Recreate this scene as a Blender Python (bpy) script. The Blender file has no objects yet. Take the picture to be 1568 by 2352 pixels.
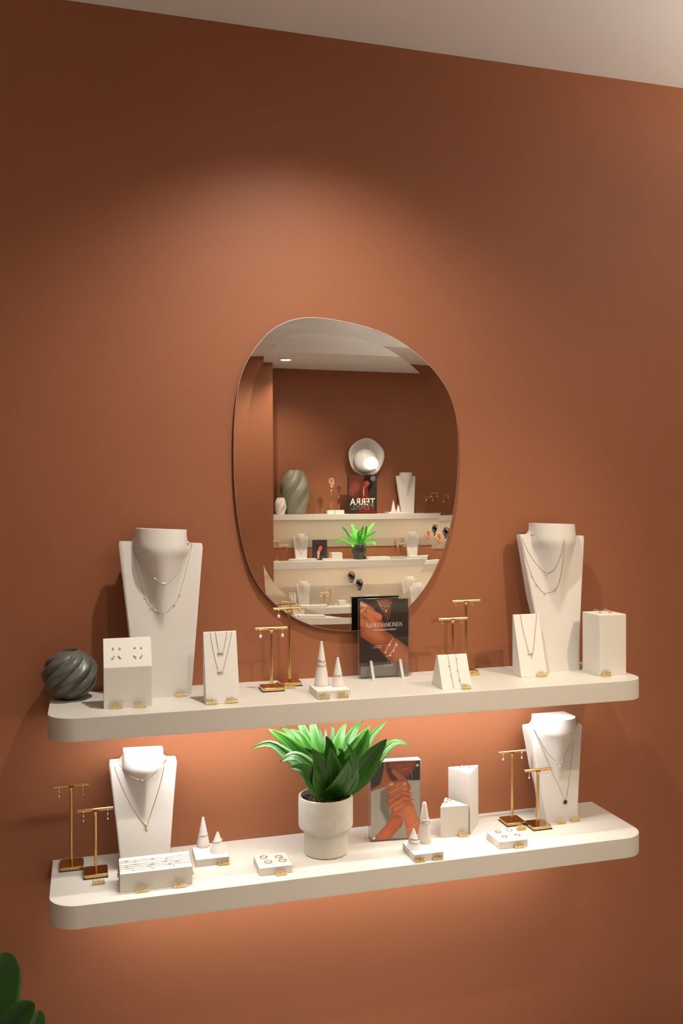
import bpy, bmesh, math, random
import numpy as np
from mathutils import Vector, Matrix, Euler
PI = math.pi
random.seed(7)
sc = bpy.context.scene
COL = sc.collection
# ---------------------------------------------------------------- camera
W_PX, H_PX, F_PX = 1568.0, 2352.0, 2050.9
EYE = 1.52
CAM = Vector((0.0, -2.2, EYE))
YAW, PITCH, ROLL = math.radians(15.892), math.radians(-0.658), math.radians(-0.266)
FWD = Vector((math.sin(YAW)*math.cos(PITCH), math.cos(YAW)*math.cos(PITCH), math.sin(PITCH)))
_r = Vector((math.cos(YAW), -math.sin(YAW), 0.0)); _u = _r.cross(FWD)
RGT = math.cos(ROLL)*_r + math.sin(ROLL)*_u
UPV = -math.sin(ROLL)*_r + math.cos(ROLL)*_u
cd = bpy.data.cameras.new('camera'); co = bpy.data.objects.new('camera', cd); COL.objects.link(co)
cd.sensor_fit = 'VERTICAL'; cd.sensor_height = 36.0; cd.sensor_width = 24.0
cd.lens = F_PX*36.0/H_PX; cd.clip_start = 0.02; cd.clip_end = 50
M = Matrix((RGT, UPV, -FWD)).transposed().to_4x4(); M.translation = CAM
co.matrix_world = M; sc.camera = co
# ---------------------------------------------------------------- world, exposure
sc.view_settings.view_transform = 'Standard'; sc.view_settings.look = 'None'
sc.view_settings.gamma = 1.0; sc.view_settings.use_curve_mapping = False
sc.view_settings.exposure = 0.0
wd = bpy.data.worlds.new('world'); sc.world = wd; wd.use_nodes = True
wd.node_tree.nodes['Background'].inputs[0].default_value = (1.0, 0.85, 0.7, 1)
wd.node_tree.nodes['Background'].inputs[1].default_value = 0.05
sc.cycles.max_bounces = 8; sc.cycles.diffuse_bounces = 4; sc.cycles.glossy_bounces = 6
sc.cycles.transmission_bounces = 8; sc.cycles.transparent_max_bounces = 12
sc.cycles.use_denoising = True
sc.cycles.sample_clamp_indirect = 4.0
sc.cycles.caustics_reflective = False; sc.cycles.caustics_refractive = False
CEIL = EYE + 1.178
# downlights, some added for fill: x, y, power W, aim (x,y,z), cone deg, blend, colour
WARM = (1.0, 0.84, 0.68); WHITE = (1.0, 0.93, 0.85); AMBER = (1.0, 0.76, 0.52)
DOWNLIGHTS = [
 (0.52, -0.54, 76, (0.52, -0.42, 0.0), 120, 1.0, WHITE),
 (1.75, -1.50, 86, (0.86, 0.0, 0.92), 37, 1.0, AMBER),
 (0.85, -1.75, 38, (0.55, 0.0, 0.95), 40, 1.0, WARM),
 (1.30, -4.60, 42, (1.5, -5.45, 0.8), 110, 1.0, WARM),  # added lamp that brightens the partition
 (0.20, -4.40, 22, (0.70, 0.0, 0.75), 26, 1.0, WARM),
 (2.40, -4.40, 120, (2.3, -5.4, 0.80), 62, 1.0, WARM),
 (1.90, -3.00, 40, (1.9, -3.0, 0.0), 100, 1.0, WHITE),  # added lamp, bounced off the floor to lift the ceiling
 (0.90, -3.60, 24, (.9, -3.6, 0.0), 100, 1.0, WHITE),  # added as well, more floor bounce for ceiling fill
 (1.59, -5.07, 16, (1.75, -5.4, 0.9), 100, 1.0, WARM),
]
# unseen hanging bowls, added to brighten the ceiling: x, y, z, W
FILL_UPLIGHTS = [(-0.60, -1.45, 2.12, 20), (2.22, -1.15, 2.06, 104), (2.90, -3.40, 2.20, 75)]
LED_MAIN = 96.0      # emission strength of the strips under the two shelves
LED_LOW = 62.0
LED_FAR = 80.0
def downlight_lamps():
    for i, (x, y, p, aim, cone, bl, c) in enumerate(DOWNLIGHTS):
        l = bpy.data.lights.new('downlight_lamp', 'SPOT'); l.energy = p; l.color = c
        l.spot_size = math.radians(cone); l.spot_blend = bl; l.shadow_soft_size = 0.022
        o = bpy.data.objects.new('downlight_lamp', l); COL.objects.link(o)
        o.location = (x, y, CEIL-0.012)
        d = Vector(aim) - o.location; o.rotation_euler = d.to_track_quat('-Z', 'Y').to_euler()
    for (x, y, z, p) in FILL_UPLIGHTS:
        l = bpy.data.lights.new('fill_uplight_lamp', 'SPOT'); l.energy = p; l.color = (1.0, .90, .80); l.spot_size = math.radians(160); l.spot_blend = .6; l.shadow_soft_size = .05
        o = bpy.data.objects.new('fill_uplight_lamp', l); COL.objects.link(o); o.location = (x, y, z+.02); o.rotation_euler = (PI, 0, 0)
downlight_lamps()
# ---------------------------------------------------------------- pixel -> place
def ray(u, v): return FWD + RGT*((u-W_PX/2)/F_PX) + UPV*((H_PX/2-v)/F_PX)
def at(u, v, y=None, z=None):
    d = ray(u, v)
    s = (y-CAM.y)/d.y if y is not None else (z-CAM.z)/d.z
    return CAM + d*s
MIRY = -0.012
def mat_(u, v, y):                     # place seen through the mirror, standing at real depth y
    P = at(u, v, y=2*MIRY-y); return Vector((P.x, y, P.z))
# ---------------------------------------------------------------- materials
def srgb(r, g, b):
    f = lambda c: (c/255)/12.92 if c <= 10.3 else ((c/255+.055)/1.055)**2.4
    return (f(r), f(g), f(b), 1)
def mk(name, col, rough=.5, metal=0, bump=0, bscale=200, var=0, vscale=8, spec=.5, **kw):
    m = bpy.data.materials.new(name); m.use_nodes = True; nt = m.node_tree
    b = nt.nodes['Principled BSDF']; b.inputs['Base Color'].default_value = col
    b.inputs['Roughness'].default_value = rough; b.inputs['Metallic'].default_value = metal
    b.inputs['Specular IOR Level'].default_value = spec
    for k, v in kw.items(): b.inputs[k.replace('_', ' ')].default_value = v
    if bump or var:
        tc = nt.nodes.new('ShaderNodeTexCoord')
    if bump:
        n = nt.nodes.new('ShaderNodeTexNoise'); n.inputs['Scale'].default_value = bscale; n.inputs['Detail'].default_value = 3
        bp = nt.nodes.new('ShaderNodeBump'); bp.inputs['Strength'].default_value = bump; bp.inputs['Distance'].default_value = .002
        nt.links.new(tc.outputs['Object'], n.inputs['Vector']); nt.links.new(n.outputs['Fac'], bp.inputs['Height'])
        nt.links.new(bp.outputs['Normal'], b.inputs['Normal'])
    if var:
        n = nt.nodes.new('ShaderNodeTexNoise'); n.inputs['Scale'].default_value = vscale; n.inputs['Detail'].default_value = 5
        mx = nt.nodes.new('ShaderNodeMix'); mx.data_type = 'RGBA'
        mx.inputs[6].default_value = tuple(c*(1-var) for c in col[:3])+(1,)
        mx.inputs[7].default_value = tuple(min(1, c*(1+var)) for c in col[:3])+(1,)
        nt.links.new(tc.outputs['Object'], n.inputs['Vector']); nt.links.new(n.outputs['Fac'], mx.inputs[0])
        nt.links.new(mx.outputs[2], b.inputs['Base Color'])
    return m
def emis(name, col, s):
    m = bpy.data.materials.new(name); m.use_nodes = True; nt = m.node_tree
    b = nt.nodes['Principled BSDF']; b.inputs['Base Color'].default_value = (.8, .8, .8, 1)
    b.inputs['Emission Color'].default_value = col; b.inputs['Emission Strength'].default_value = s
    return m
M_WALL = mk('terracotta_paint', (0.315, 0.117, 0.053, 1), .55, bump=.07, bscale=420, var=.05, vscale=3, spec=.35)
M_CEIL = mk('ceiling_paint', (.84, .82, .79, 1), .7, bump=.15, bscale=300, spec=.2)
M_FLOOR = mk('floor_oak', (.72, .67, .60, 1), .5, var=.25, vscale=6)
M_SHELF = mk('shelf_lacquer', (.69, .668, .598, 1), .38, bump=.05, bscale=150, var=.02, vscale=10, spec=.4)
M_WHITE = mk('display_lacquer', (.78, .755, .69, 1), .5, bump=.06, bscale=300, spec=.35)
M_BUST = mk('bust_lacquer', (.73, .70, .65, 1), .42, bump=.05, bscale=180, var=.02, vscale=20, spec=.4)
M_CONE = mk('cone_ceramic', (.78, .75, .71, 1), .6, bump=.1, bscale=400)
M_GOLD = mk('brushed_gold', (.82, .55, .23, 1), .15, 1)
M_JGOLD = mk('jewellery_gold', (.88, .62, .30, 1), .2, 1)
M_ROSE = mk('rose_gold', (.86, .56, .38, 1), .2, 1)
M_SILV = mk('silver', (.86, .85, .83, 1), .22, 1)
M_STONE = mk('diamond', (.95, .95, .95, 1), .05, .6, spec=1)
M_PEARL = mk('pearl', (.88, .83, .78, 1), .18, 0, spec=.8, Coat_Weight=.6)
M_BLUE = mk('dark_enamel', (.035, .045, .075, 1), .3, .4)
M_PAD = mk('felt_pad', (.03, .03, .03, 1), .9)
M_TAG = mk('tag_brass', (.86, .68, .33, 1), .28, 1)
def clear(name, tint=(.97, .975, .97, 1), ior=1.45):
    m = bpy.data.materials.new(name); m.use_nodes = True; nt = m.node_tree; nt.nodes.remove(nt.nodes['Principled BSDF'])
    out = nt.nodes['Material Output']; tr = nt.nodes.new('ShaderNodeBsdfTransparent'); tr.inputs[0].default_value = tint
    gl = nt.nodes.new('ShaderNodeBsdfGlossy'); gl.inputs['Roughness'].default_value = .02
    fr = nt.nodes.new('ShaderNodeLayerWeight'); fr.inputs['Blend'].default_value = .5; mx = nt.nodes.new('ShaderNodeMixShader')
    pw_ = nt.nodes.new('ShaderNodeMath'); pw_.operation = 'POWER'; pw_.inputs[1].default_value = 5.0
    ma = nt.nodes.new('ShaderNodeMath'); ma.operation = 'MULTIPLY_ADD'; ma.inputs[1].default_value = .6; ma.inputs[2].default_value = .035
    nt.links.new(fr.outputs['Facing'], pw_.inputs[0]); nt.links.new(pw_.outputs[0], ma.inputs[0]); nt.links.new(ma.outputs[0], mx.inputs[0]); nt.links.new(tr.outputs[0], mx.inputs[1]); nt.links.new(gl.outputs[0], mx.inputs[2]); nt.links.new(mx.outputs[0], out.inputs['Surface'])
    return m
M_ACR = clear('acrylic')
M_AEDGE = clear('acrylic_edge'); _n = M_AEDGE.node_tree; _m = _n.nodes.new('ShaderNodeMixShader'); _m.inputs[0].default_value = .45
_d = _n.nodes.new('ShaderNodeBsdfPrincipled'); _d.inputs['Base Color'].default_value = (.86, .86, .84, 1); _d.inputs['Roughness'].default_value = .15
_o = _n.nodes['Material Output']; _s = _o.inputs['Surface'].links[0].from_socket
_n.links.new(_s, _m.inputs[1]); _n.links.new(_d.outputs[0], _m.inputs[2]); _n.links.new(_m.outputs[0], _o.inputs['Surface'])
def acrylic(name, bm, parent, bevel=0):
    o = obj(name, bm, [M_ACR, M_AEDGE], parent)
    for p in o.data.polygons:
        if abs(p.normal.y) < .9: p.material_index = 1
    return o
M_MIRR = mk('mirror_silver', (.90, .90, .88, 1), 0.0, 1)
M_MEDGE = mk('mirror_edge', (.86, .88, .85, 1), .3, .6)
M_VASE = mk('grey_ceramic', (.115, .12, .10, 1), .34, bump=.35, bscale=90, var=.25, vscale=30, spec=.5)
M_VIN = mk('vase_inside', (.03, .03, .028, 1), .8)
M_VGRN = mk('sage_ceramic', (.25, .25, .185, 1), .35, var=.25, vscale=12)
M_VWHT = mk('white_ceramic', (.85, .76, .70, 1), .5)
M_POT = mk('speckled_stoneware', (.62, .60, .53, 1), .7, bump=.3, bscale=250, var=.16, vscale=45)
M_SOIL = mk('bark_soil', (.075, .042, .022, 1), .9, var=.5, vscale=120)
M_DPOT = mk('dark_glazed_pot', (.035, .035, .022, 1), .25)
M_SKIN1 = mk('peach_silicone', (.70, .40, .25, 1), .5)
M_SKIN2 = mk('brown_silicone', (.22, .08, .035, 1), .4)
M_CHROME = mk('dark_chrome', (.22, .22, .22, 1), .12, 1)
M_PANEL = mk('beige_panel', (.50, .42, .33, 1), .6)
M_BLACKP = mk('black_card', (.03, .03, .03, 1), .5)
M_WTEXT = mk('white_ink', (.85, .82, .78, 1), .5)
M_GTEXT = mk('grey_ink', (.16, .13, .13, 1), .5)
M_LED = emis('led_strip', (1.0, .96, .93, 1), LED_MAIN)
M_LEDL = emis('led_strip_low', (1.0, .96, .93, 1), LED_LOW)
M_LEDF = emis('led_strip_far', (1.0, .87, .70, 1), LED_FAR)
M_DL = emis('downlight_lens', (1.0, .92, .82, 1), 14.0)
M_GLOBE = emis('glass_globe', (1.0, .93, .84, 1), 6.0)
M_DISH = mk('alabaster_dish', (.72, .70, .66, 1), .35, var=.12, vscale=9)
M_CHARC = mk('door_paint', (.3, .28, .26, 1), .5)
def leafmat(name, c1, c2, fr):
    m = mk(name, c1, .40, spec=.4); nt = m.node_tree; b = nt.nodes['Principled BSDF']
    at_ = nt.nodes.new('ShaderNodeAttribute'); at_.attribute_name = 'lv'
    sep = nt.nodes.new('ShaderNodeSeparateXYZ')
    w = nt.nodes.new('ShaderNodeMath'); w.operation = 'MULTIPLY'; w.inputs[1].default_value = fr
    s = nt.nodes.new('ShaderNodeMath'); s.operation = 'SINE'
    s2 = nt.nodes.new('ShaderNodeMath'); s2.operation = 'MULTIPLY_ADD'; s2.inputs[1].default_value = .16; s2.inputs[2].default_value = .3
    ad = nt.nodes.new('ShaderNodeMath'); ad.operation = 'MULTIPLY_ADD'; ad.inputs[1].default_value = .65
    mx = nt.nodes.new('ShaderNodeMix'); mx.data_type = 'RGBA'
    mx.inputs[6].default_value = c1; mx.inputs[7].default_value = c2
    L = nt.links.new
    L(at_.outputs['Vector'], sep.inputs[0]); L(sep.outputs['X'], w.inputs[0]); L(w.outputs[0], s.inputs[0]); L(s.outputs[0], s2.inputs[0])
    L(sep.outputs['Y'], ad.inputs[0]); L(s2.outputs[0], ad.inputs[2]); L(ad.outputs[0], mx.inputs[0]); L(mx.outputs[2], b.inputs['Base Color'])
    bp = nt.nodes.new('ShaderNodeBump'); bp.inputs['Strength'].default_value = .22; bp.inputs['Distance'].default_value = .001
    L(s.outputs[0], bp.inputs['Height']); L(bp.outputs['Normal'], b.inputs['Normal'])
    b.inputs['Subsurface Weight'].default_value = 0.0
    return m
M_LEAF = leafmat('dracaena_leaf', (.016, .080, .008, 1), (.040, .150, .013, 1), 13)
M_LEAFD = leafmat('rubber_leaf', (.012, .055, .010, 1), (.030, .12, .018, 1), 5)
M_FERN = leafmat('fern_leaf', (.05, .42, .03, 1), (.16, .72, .07, 1), 8)
M_STEM = mk('stem_green', (.06, .16, .03, 1), .5)
# ---------------------------------------------------------------- mesh helpers
def new_bm(): return bmesh.new()
def obj(name, bm, m, parent=None, smooth=False, bevel=0, loc=None, sharp=None):
    me = bpy.data.meshes.new(name); bmesh.ops.recalc_face_normals(bm, faces=bm.faces[:]); bm.to_mesh(me); bm.free()
    ms = m if isinstance(m, (list, tuple)) else [m]
    for q in ms: me.materials.append(q)
    o = bpy.data.objects.new(name, me); COL.objects.link(o)
    if smooth:
        for p in me.polygons: p.use_smooth = True
        if sharp:
            me.set_sharp_from_angle(angle=math.radians(sharp))
    if bevel:
        b = o.modifiers.new('bevel', 'BEVEL'); b.width = bevel; b.segments = 3; b.limit_method = 'ANGLE'
        for p in me.polygons: p.use_smooth = True
        me.set_sharp_from_angle(angle=math.radians(60))
        b.harden_normals = True
    if parent is not None: o.parent = parent
    if loc is not None: o.location = loc
    return o
def thing(name, label, cat, loc=(0, 0, 0), rotz=0, group=None):
    o = bpy.data.objects.new(name, None); COL.objects.link(o); o.empty_display_size = .02
    o.location = loc; o.rotation_euler = (0, 0, rotz); o['label'] = label; o['category'] = cat
    if group: o['group'] = group
    return o
def tag(o, label, cat, group=None):
    o['label'] = label; o['category'] = cat
    if group: o['group'] = group
    return o
def struct(o): o['kind'] = 'structure'; return o
def box(bm, x0, x1, y0, y1, z0, z1):
    v = [bm.verts.new((x, y, z)) for z in (z0, z1) for y in (y0, y1) for x in (x0, x1)]
    for f in ((0, 1, 3, 2), (4, 6, 7, 5), (0, 4, 5, 1), (2, 3, 7, 6), (0, 2, 6, 4), (1, 5, 7, 3)): bm.faces.new([v[i] for i in f])
def prism(bm, pts, d0, d1, axis='z'):
    """pts 2-D polygon extruded between d0 and d1 along axis"""
    def P(a, b, d):
        return (a, b, d) if axis == 'z' else ((d, a, b) if axis == 'x' else (a, d, b))
    A = [bm.verts.new(P(a, b, d0)) for a, b in pts]; B = [bm.verts.new(P(a, b, d1)) for a, b in pts]
    bm.faces.new(A); bm.faces.new(B[::-1]); n = len(pts)
    for i in range(n): bm.faces.new((A[i], B[i], B[(i+1) % n], A[(i+1) % n]))
def lathe(bm, prof, seg=48, c=(0, 0, 0), fn=None):
    rings = []
    for k, (r, z) in enumerate(prof):
        if r < 1e-6: rings.append([bm.verts.new((c[0], c[1], c[2]+z))]); continue
        row = []
        for i in range(seg):
            a = 2*PI*i/seg; rr = r*(fn(a, z, r) if fn else 1)
            row.append(bm.verts.new((c[0]+rr*math.cos(a), c[1]+rr*math.sin(a), c[2]+z)))
        rings.append(row)
    for A, B in zip(rings[:-1], rings[1:]):
        if len(A) == 1 and len(B) == 1: continue
        for i in range(seg):
            j = (i+1) % seg
            if len(A) == 1: bm.faces.new((A[0], B[i], B[j]))
            elif len(B) == 1: bm.faces.new((A[i], A[j], B[0]))
            else: bm.faces.new((A[i], A[j], B[j], B[i]))
def tube(bm, pts, r, seg=8, closed=False, cap=True):
    pts = [Vector(p) for p in pts]; n = len(pts); rings = []
    up = None
    for i, p in enumerate(pts):
        if closed: t = pts[(i+1) % n]-pts[i-1]
        else: t = pts[min(i+1, n-1)]-pts[max(i-1, 0)]
        if t.length < 1e-9: t = Vector((0, 0, 1))
        t.normalize()
        if up is None:
            up = Vector((0, 0, 1)) if abs(t.z) < .9 else Vector((0, 1, 0))
        s = t.cross(up)
        if s.length < 1e-4: s = t.cross(Vector((1, 0, 0)))
        s.normalize(); up = s.cross(t); up.normalize()
        rr = r[i] if isinstance(r, (list, tuple)) else r
        rings.append([bm.verts.new(p + (s*math.cos(2*PI*k/seg)+up*math.sin(2*PI*k/seg))*rr) for k in range(seg)])
    m = n if closed else n-1
    for i in range(m):
        A, B = rings[i], rings[(i+1) % n]
        for k in range(seg): bm.faces.new((A[k], A[(k+1) % seg], B[(k+1) % seg], B[k]))
    if not closed and cap: bm.faces.new(rings[0][::-1]); bm.faces.new(rings[-1])
def ball(bm, c, r, s=(1, 1, 1), u=12, v=8):
    m = Matrix.Translation(c) @ Matrix.Diagonal((s[0], s[1], s[2], 1))
    bmesh.ops.create_uvsphere(bm, u_segments=u, v_segments=v, radius=r, matrix=m)
def smoothpath(P, n=12):
    """Catmull-Rom through P"""
    P = [Vector(p) for p in P]; Q = [2*P[0]-P[1]]+P+[2*P[-1]-P[-2]]; out = []
    for i in range(1, len(Q)-2):
        for k in range(n):
            t = k/n; a, b, c, d = Q[i-1:i+3]
            out.append(.5*((2*b)+(c-a)*t+(2*a-5*b+4*c-d)*t*t+(3*b-a-3*c+d)*t**3))
    out.append(P[-1]); return out
def text_mesh(name, s, size, m, parent, loc, rot=(PI/2, 0, 0), extrude=.0002, align='CENTER', sx=1.0, shear=0, bold=0):
    c = bpy.data.curves.new('txt', 'FONT'); c.body = s; c.size = size; c.extrude = extrude; c.align_x = align
    c.shear = shear; c.offset = bold; c.resolution_u = 3
    t = bpy.data.objects.new('txt', c); COL.objects.link(t)
    bpy.context.view_layer.update()
    me = bpy.data.meshes.new_from_object(t.evaluated_get(bpy.context.evaluated_depsgraph_get()))
    bpy.data.objects.remove(t); bpy.data.curves.remove(c)
    me.name = name; me.materials.clear(); me.materials.append(m)
    o = bpy.data.objects.new(name, me); COL.objects.link(o); o.parent = parent; o.location = loc; o.rotation_euler = rot; o.scale = (sx, 1, 1)
    return o
# ---------------------------------------------------------------- structure
ZU, ZL, TH, DEP = EYE-.448, EYE-.8406, .0497, .2652
XL, XR = -.0843, 1.3488
FARY = -5.55; COLY = -5.25
b = new_bm(); box(b, -2.0, 4.6, 0, .1, 0, CEIL+.4); struct(obj('wall_back', b, M_WALL))
b = new_bm(); box(b, -2.1, -2.0, -5.7, .1, 0, CEIL+.4); struct(obj('wall_left', b, M_WALL))
b = new_bm(); box(b, 4.6, 4.7, -5.7, .1, 0, CEIL+.4); struct(obj('wall_right', b, M_WALL))
b = new_bm(); box(b, -2.0, 4.6, FARY-.1, FARY, 0, CEIL+.4); struct(obj('wall_front', b, M_WALL))
b = new_bm(); box(b, -2.0, 1.515, FARY, COLY, 0, CEIL); struct(obj('wall_partition', b, M_WALL))
b = new_bm(); box(b, -2.0, 4.6, -5.7, .1, -.1, 0); struct(obj('floor', b, M_FLOOR))
TX0, TX1, TY0, TY1 = -1.2, 3.9, -4.69, -1.1
b = new_bm()
for a in ((-2, 4.6, TY1, .1), (-2, 4.6, -5.65, TY0), (-2, TX0, TY0, TY1), (TX1, 4.6, TY0, TY1)):
    box(b, a[0], a[1], a[2], a[3], CEIL, CEIL+.16)
box(b, -2, 4.6, -5.65, .1, CEIL+.16, CEIL+.26)
struct(obj('ceiling', b, M_CEIL))
b = new_bm()
for (y0, y1) in ((TY0, TY0+.045), (TY1-.045, TY1)):
    prism(b, [(y0, CEIL+.16), (y1, CEIL+.16), (y1, CEIL+.145), ((y0+y1)/2, CEIL+.135), (y0 if y0 == TY0 else y1, CEIL+.105)] if y0 == TY0 else
          [(y0, CEIL+.16), (y1, CEIL+.16), (y1, CEIL+.105), ((y0+y1)/2, CEIL+.135), (y0, CEIL+.145)], TX0, TX1, 'x')
struct(obj('trim_1', b, M_CEIL))
# ---------------------------------------------------------------- wall shelves
def shelf_outline(r=.062):
    P = [(XL, 0), (XL+.0, -.001)]
    P = [(XL, 0)]
    for k in range(13): a = PI+k/12*PI/2; P.append((XL+r+r*math.cos(a), -DEP+r+r*math.sin(a)))
    for k in range(13): a = 1.5*PI+k/12*PI/2; P.append((XR-r+r*math.cos(a), -DEP+r+r*math.sin(a)))
    P.append((XR, 0)); return P
def led_fixture(parent, x0, x1, y, z, mled):
    b = new_bm(); box(b, x0, x1, y-.006, y+.006, z-.003, z-.0002)
    return obj('led_strip', b, mled, parent)
def wall_shelf(z, label, mled, ledy):
    t = thing('wall_shelf', label, 'shelf', (0, 0, z-TH))
    b = new_bm(); prism(b, shelf_outline(), 0, TH)
    obj('board', b, M_SHELF, t, bevel=.0012)
    led_fixture(t, XL+.10, XR-.16, ledy, 0, mled)
    return t
wall_shelf(ZU, 'upper white floating wall shelf with rounded front corners, in front of the mirror', M_LED, -.14)
wall_shelf(ZL, 'lower white floating wall shelf with rounded front corners, carrying the potted plant', M_LEDL, -.12)
# ---------------------------------------------------------------- mirror
def mirror():
    z7 = [(420, 95), (500, 79), (560, 79), (640, 88), (720, 101), (800, 118), (880, 137), (960, 160), (1030, 188), (1100, 225), (1160, 264), (1220, 310), (1275, 358), (1320, 405), (1365, 458), (1400, 510), (1428, 560), (1450, 610), (1475, 700), (1486, 800), (1490, 900), (1489, 1000)]
    z8 = [(1485, 80), (1478, 170), (1467, 270), (1448, 370), (1425, 470), (1392, 575), (1350, 680), (1300, 775), (1245, 855), (1180, 930), (1110, 995), (1030, 1045), (940, 1076), (850, 1088), (760, 1092), (680, 1085), (600, 1070), (540, 1053), (480, 1028), (400, 985), (340, 942), (290, 897), (240, 845), (200, 790), (160, 715), (130, 630), (102, 520), (80, 400), (64, 280), (54, 160), (49, 60)]
    z7b = [(48, 900), (50, 800), (55, 700), (66, 590), (83, 490), (108, 410), (145, 335), (195, 262), (250, 195), (300, 150), (360, 118)]
    px = [(520+x/2.8, 700+y/2.8) for x, y in z7]+[(520+x/2.8, 1060+y/2.8) for x, y in z8]+[(520+x/2.8, 700+y/2.8) for x, y in z7b]
    P = [at(u, v, y=MIRY) for u, v in px]; P = [Vector((p.x, p.z)) for p in P]
    # even resample and smoothing
    n = 160; L = [0]
    for i in range(len(P)): L.append(L[-1]+(P[(i+1) % len(P)]-P[i]).length)
    Q = []
    for k in range(n):
        s = L[-1]*k/n; i = max(j for j in range(len(P)) if L[j] <= s+1e-12); t = (s-L[i])/(L[i+1]-L[i]); Q.append(P[i].lerp(P[(i+1) % len(P)], t))
    for _ in range(6): Q = [(Q[i-1]+2*Q[i]+Q[(i+1) % n])/4 for i in range(n)]
    N = []
    for i in range(n):
        t = Q[(i+1) % n]-Q[i-1]; t.normalize(); m = Vector((-t.y, t.x)); N.append(m)
    cen = sum(Q, Vector((0, 0)))/n
    if (N[0].dot(cen-Q[0])) < 0: N = [-a for a in N]
    for _ in range(8): N = [((N[i-1]+2*N[i]+N[(i+1) % n])/4).normalized() for i in range(n)]
    t = thing('wall_mirror', 'large pebble-shaped mirror without a frame, hanging on the terracotta wall', 'mirror', (cen.x, 0, cen.y))
    def ring(bm, off, y): return [bm.verts.new((q.x+m.x*off-cen.x, y, q.y+m.y*off-cen.y)) for q, m in zip(Q, N)]
    b = new_bm(); R = [ring(b, o_, y_) for o_, y_ in ((.034, MIRY), (.0335, MIRY), (0, MIRY-.00029))]
    b.faces.new(R[0])
    for A, B in zip(R[:-1], R[1:]):
        for i in range(n): b.faces.new((A[i], A[(i+1) % n], B[(i+1) % n], B[i]))
    o = obj('glass', b, M_MIRR, t)
    for p in o.data.polygons: p.use_smooth = len(p.vertices) == 4
    o.data.set_sharp_from_angle(angle=math.radians(.25))
    b = new_bm(); R = [ring(b, 0, MIRY-.00029), ring(b, -.0016, MIRY+.0016), ring(b, -.0002, -.005), ring(b, .01, -.0047)]
    for A, B in zip(R[:-1], R[1:]):
        for i in range(n): b.faces.new((A[i], A[(i+1) % n], B[(i+1) % n], B[i]))
    obj('polished_edge', b, M_MEDGE, t, smooth=True)
    b = new_bm(); R = [ring(b, .02, -.0047), ring(b, .02, 0)]
    for i in range(n): b.faces.new((R[0][i], R[0][(i+1) % n], R[1][(i+1) % n], R[1][i]))
    b.faces.new(R[0])
    obj('backing', b, M_BLACKP, t)
mirror()
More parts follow.
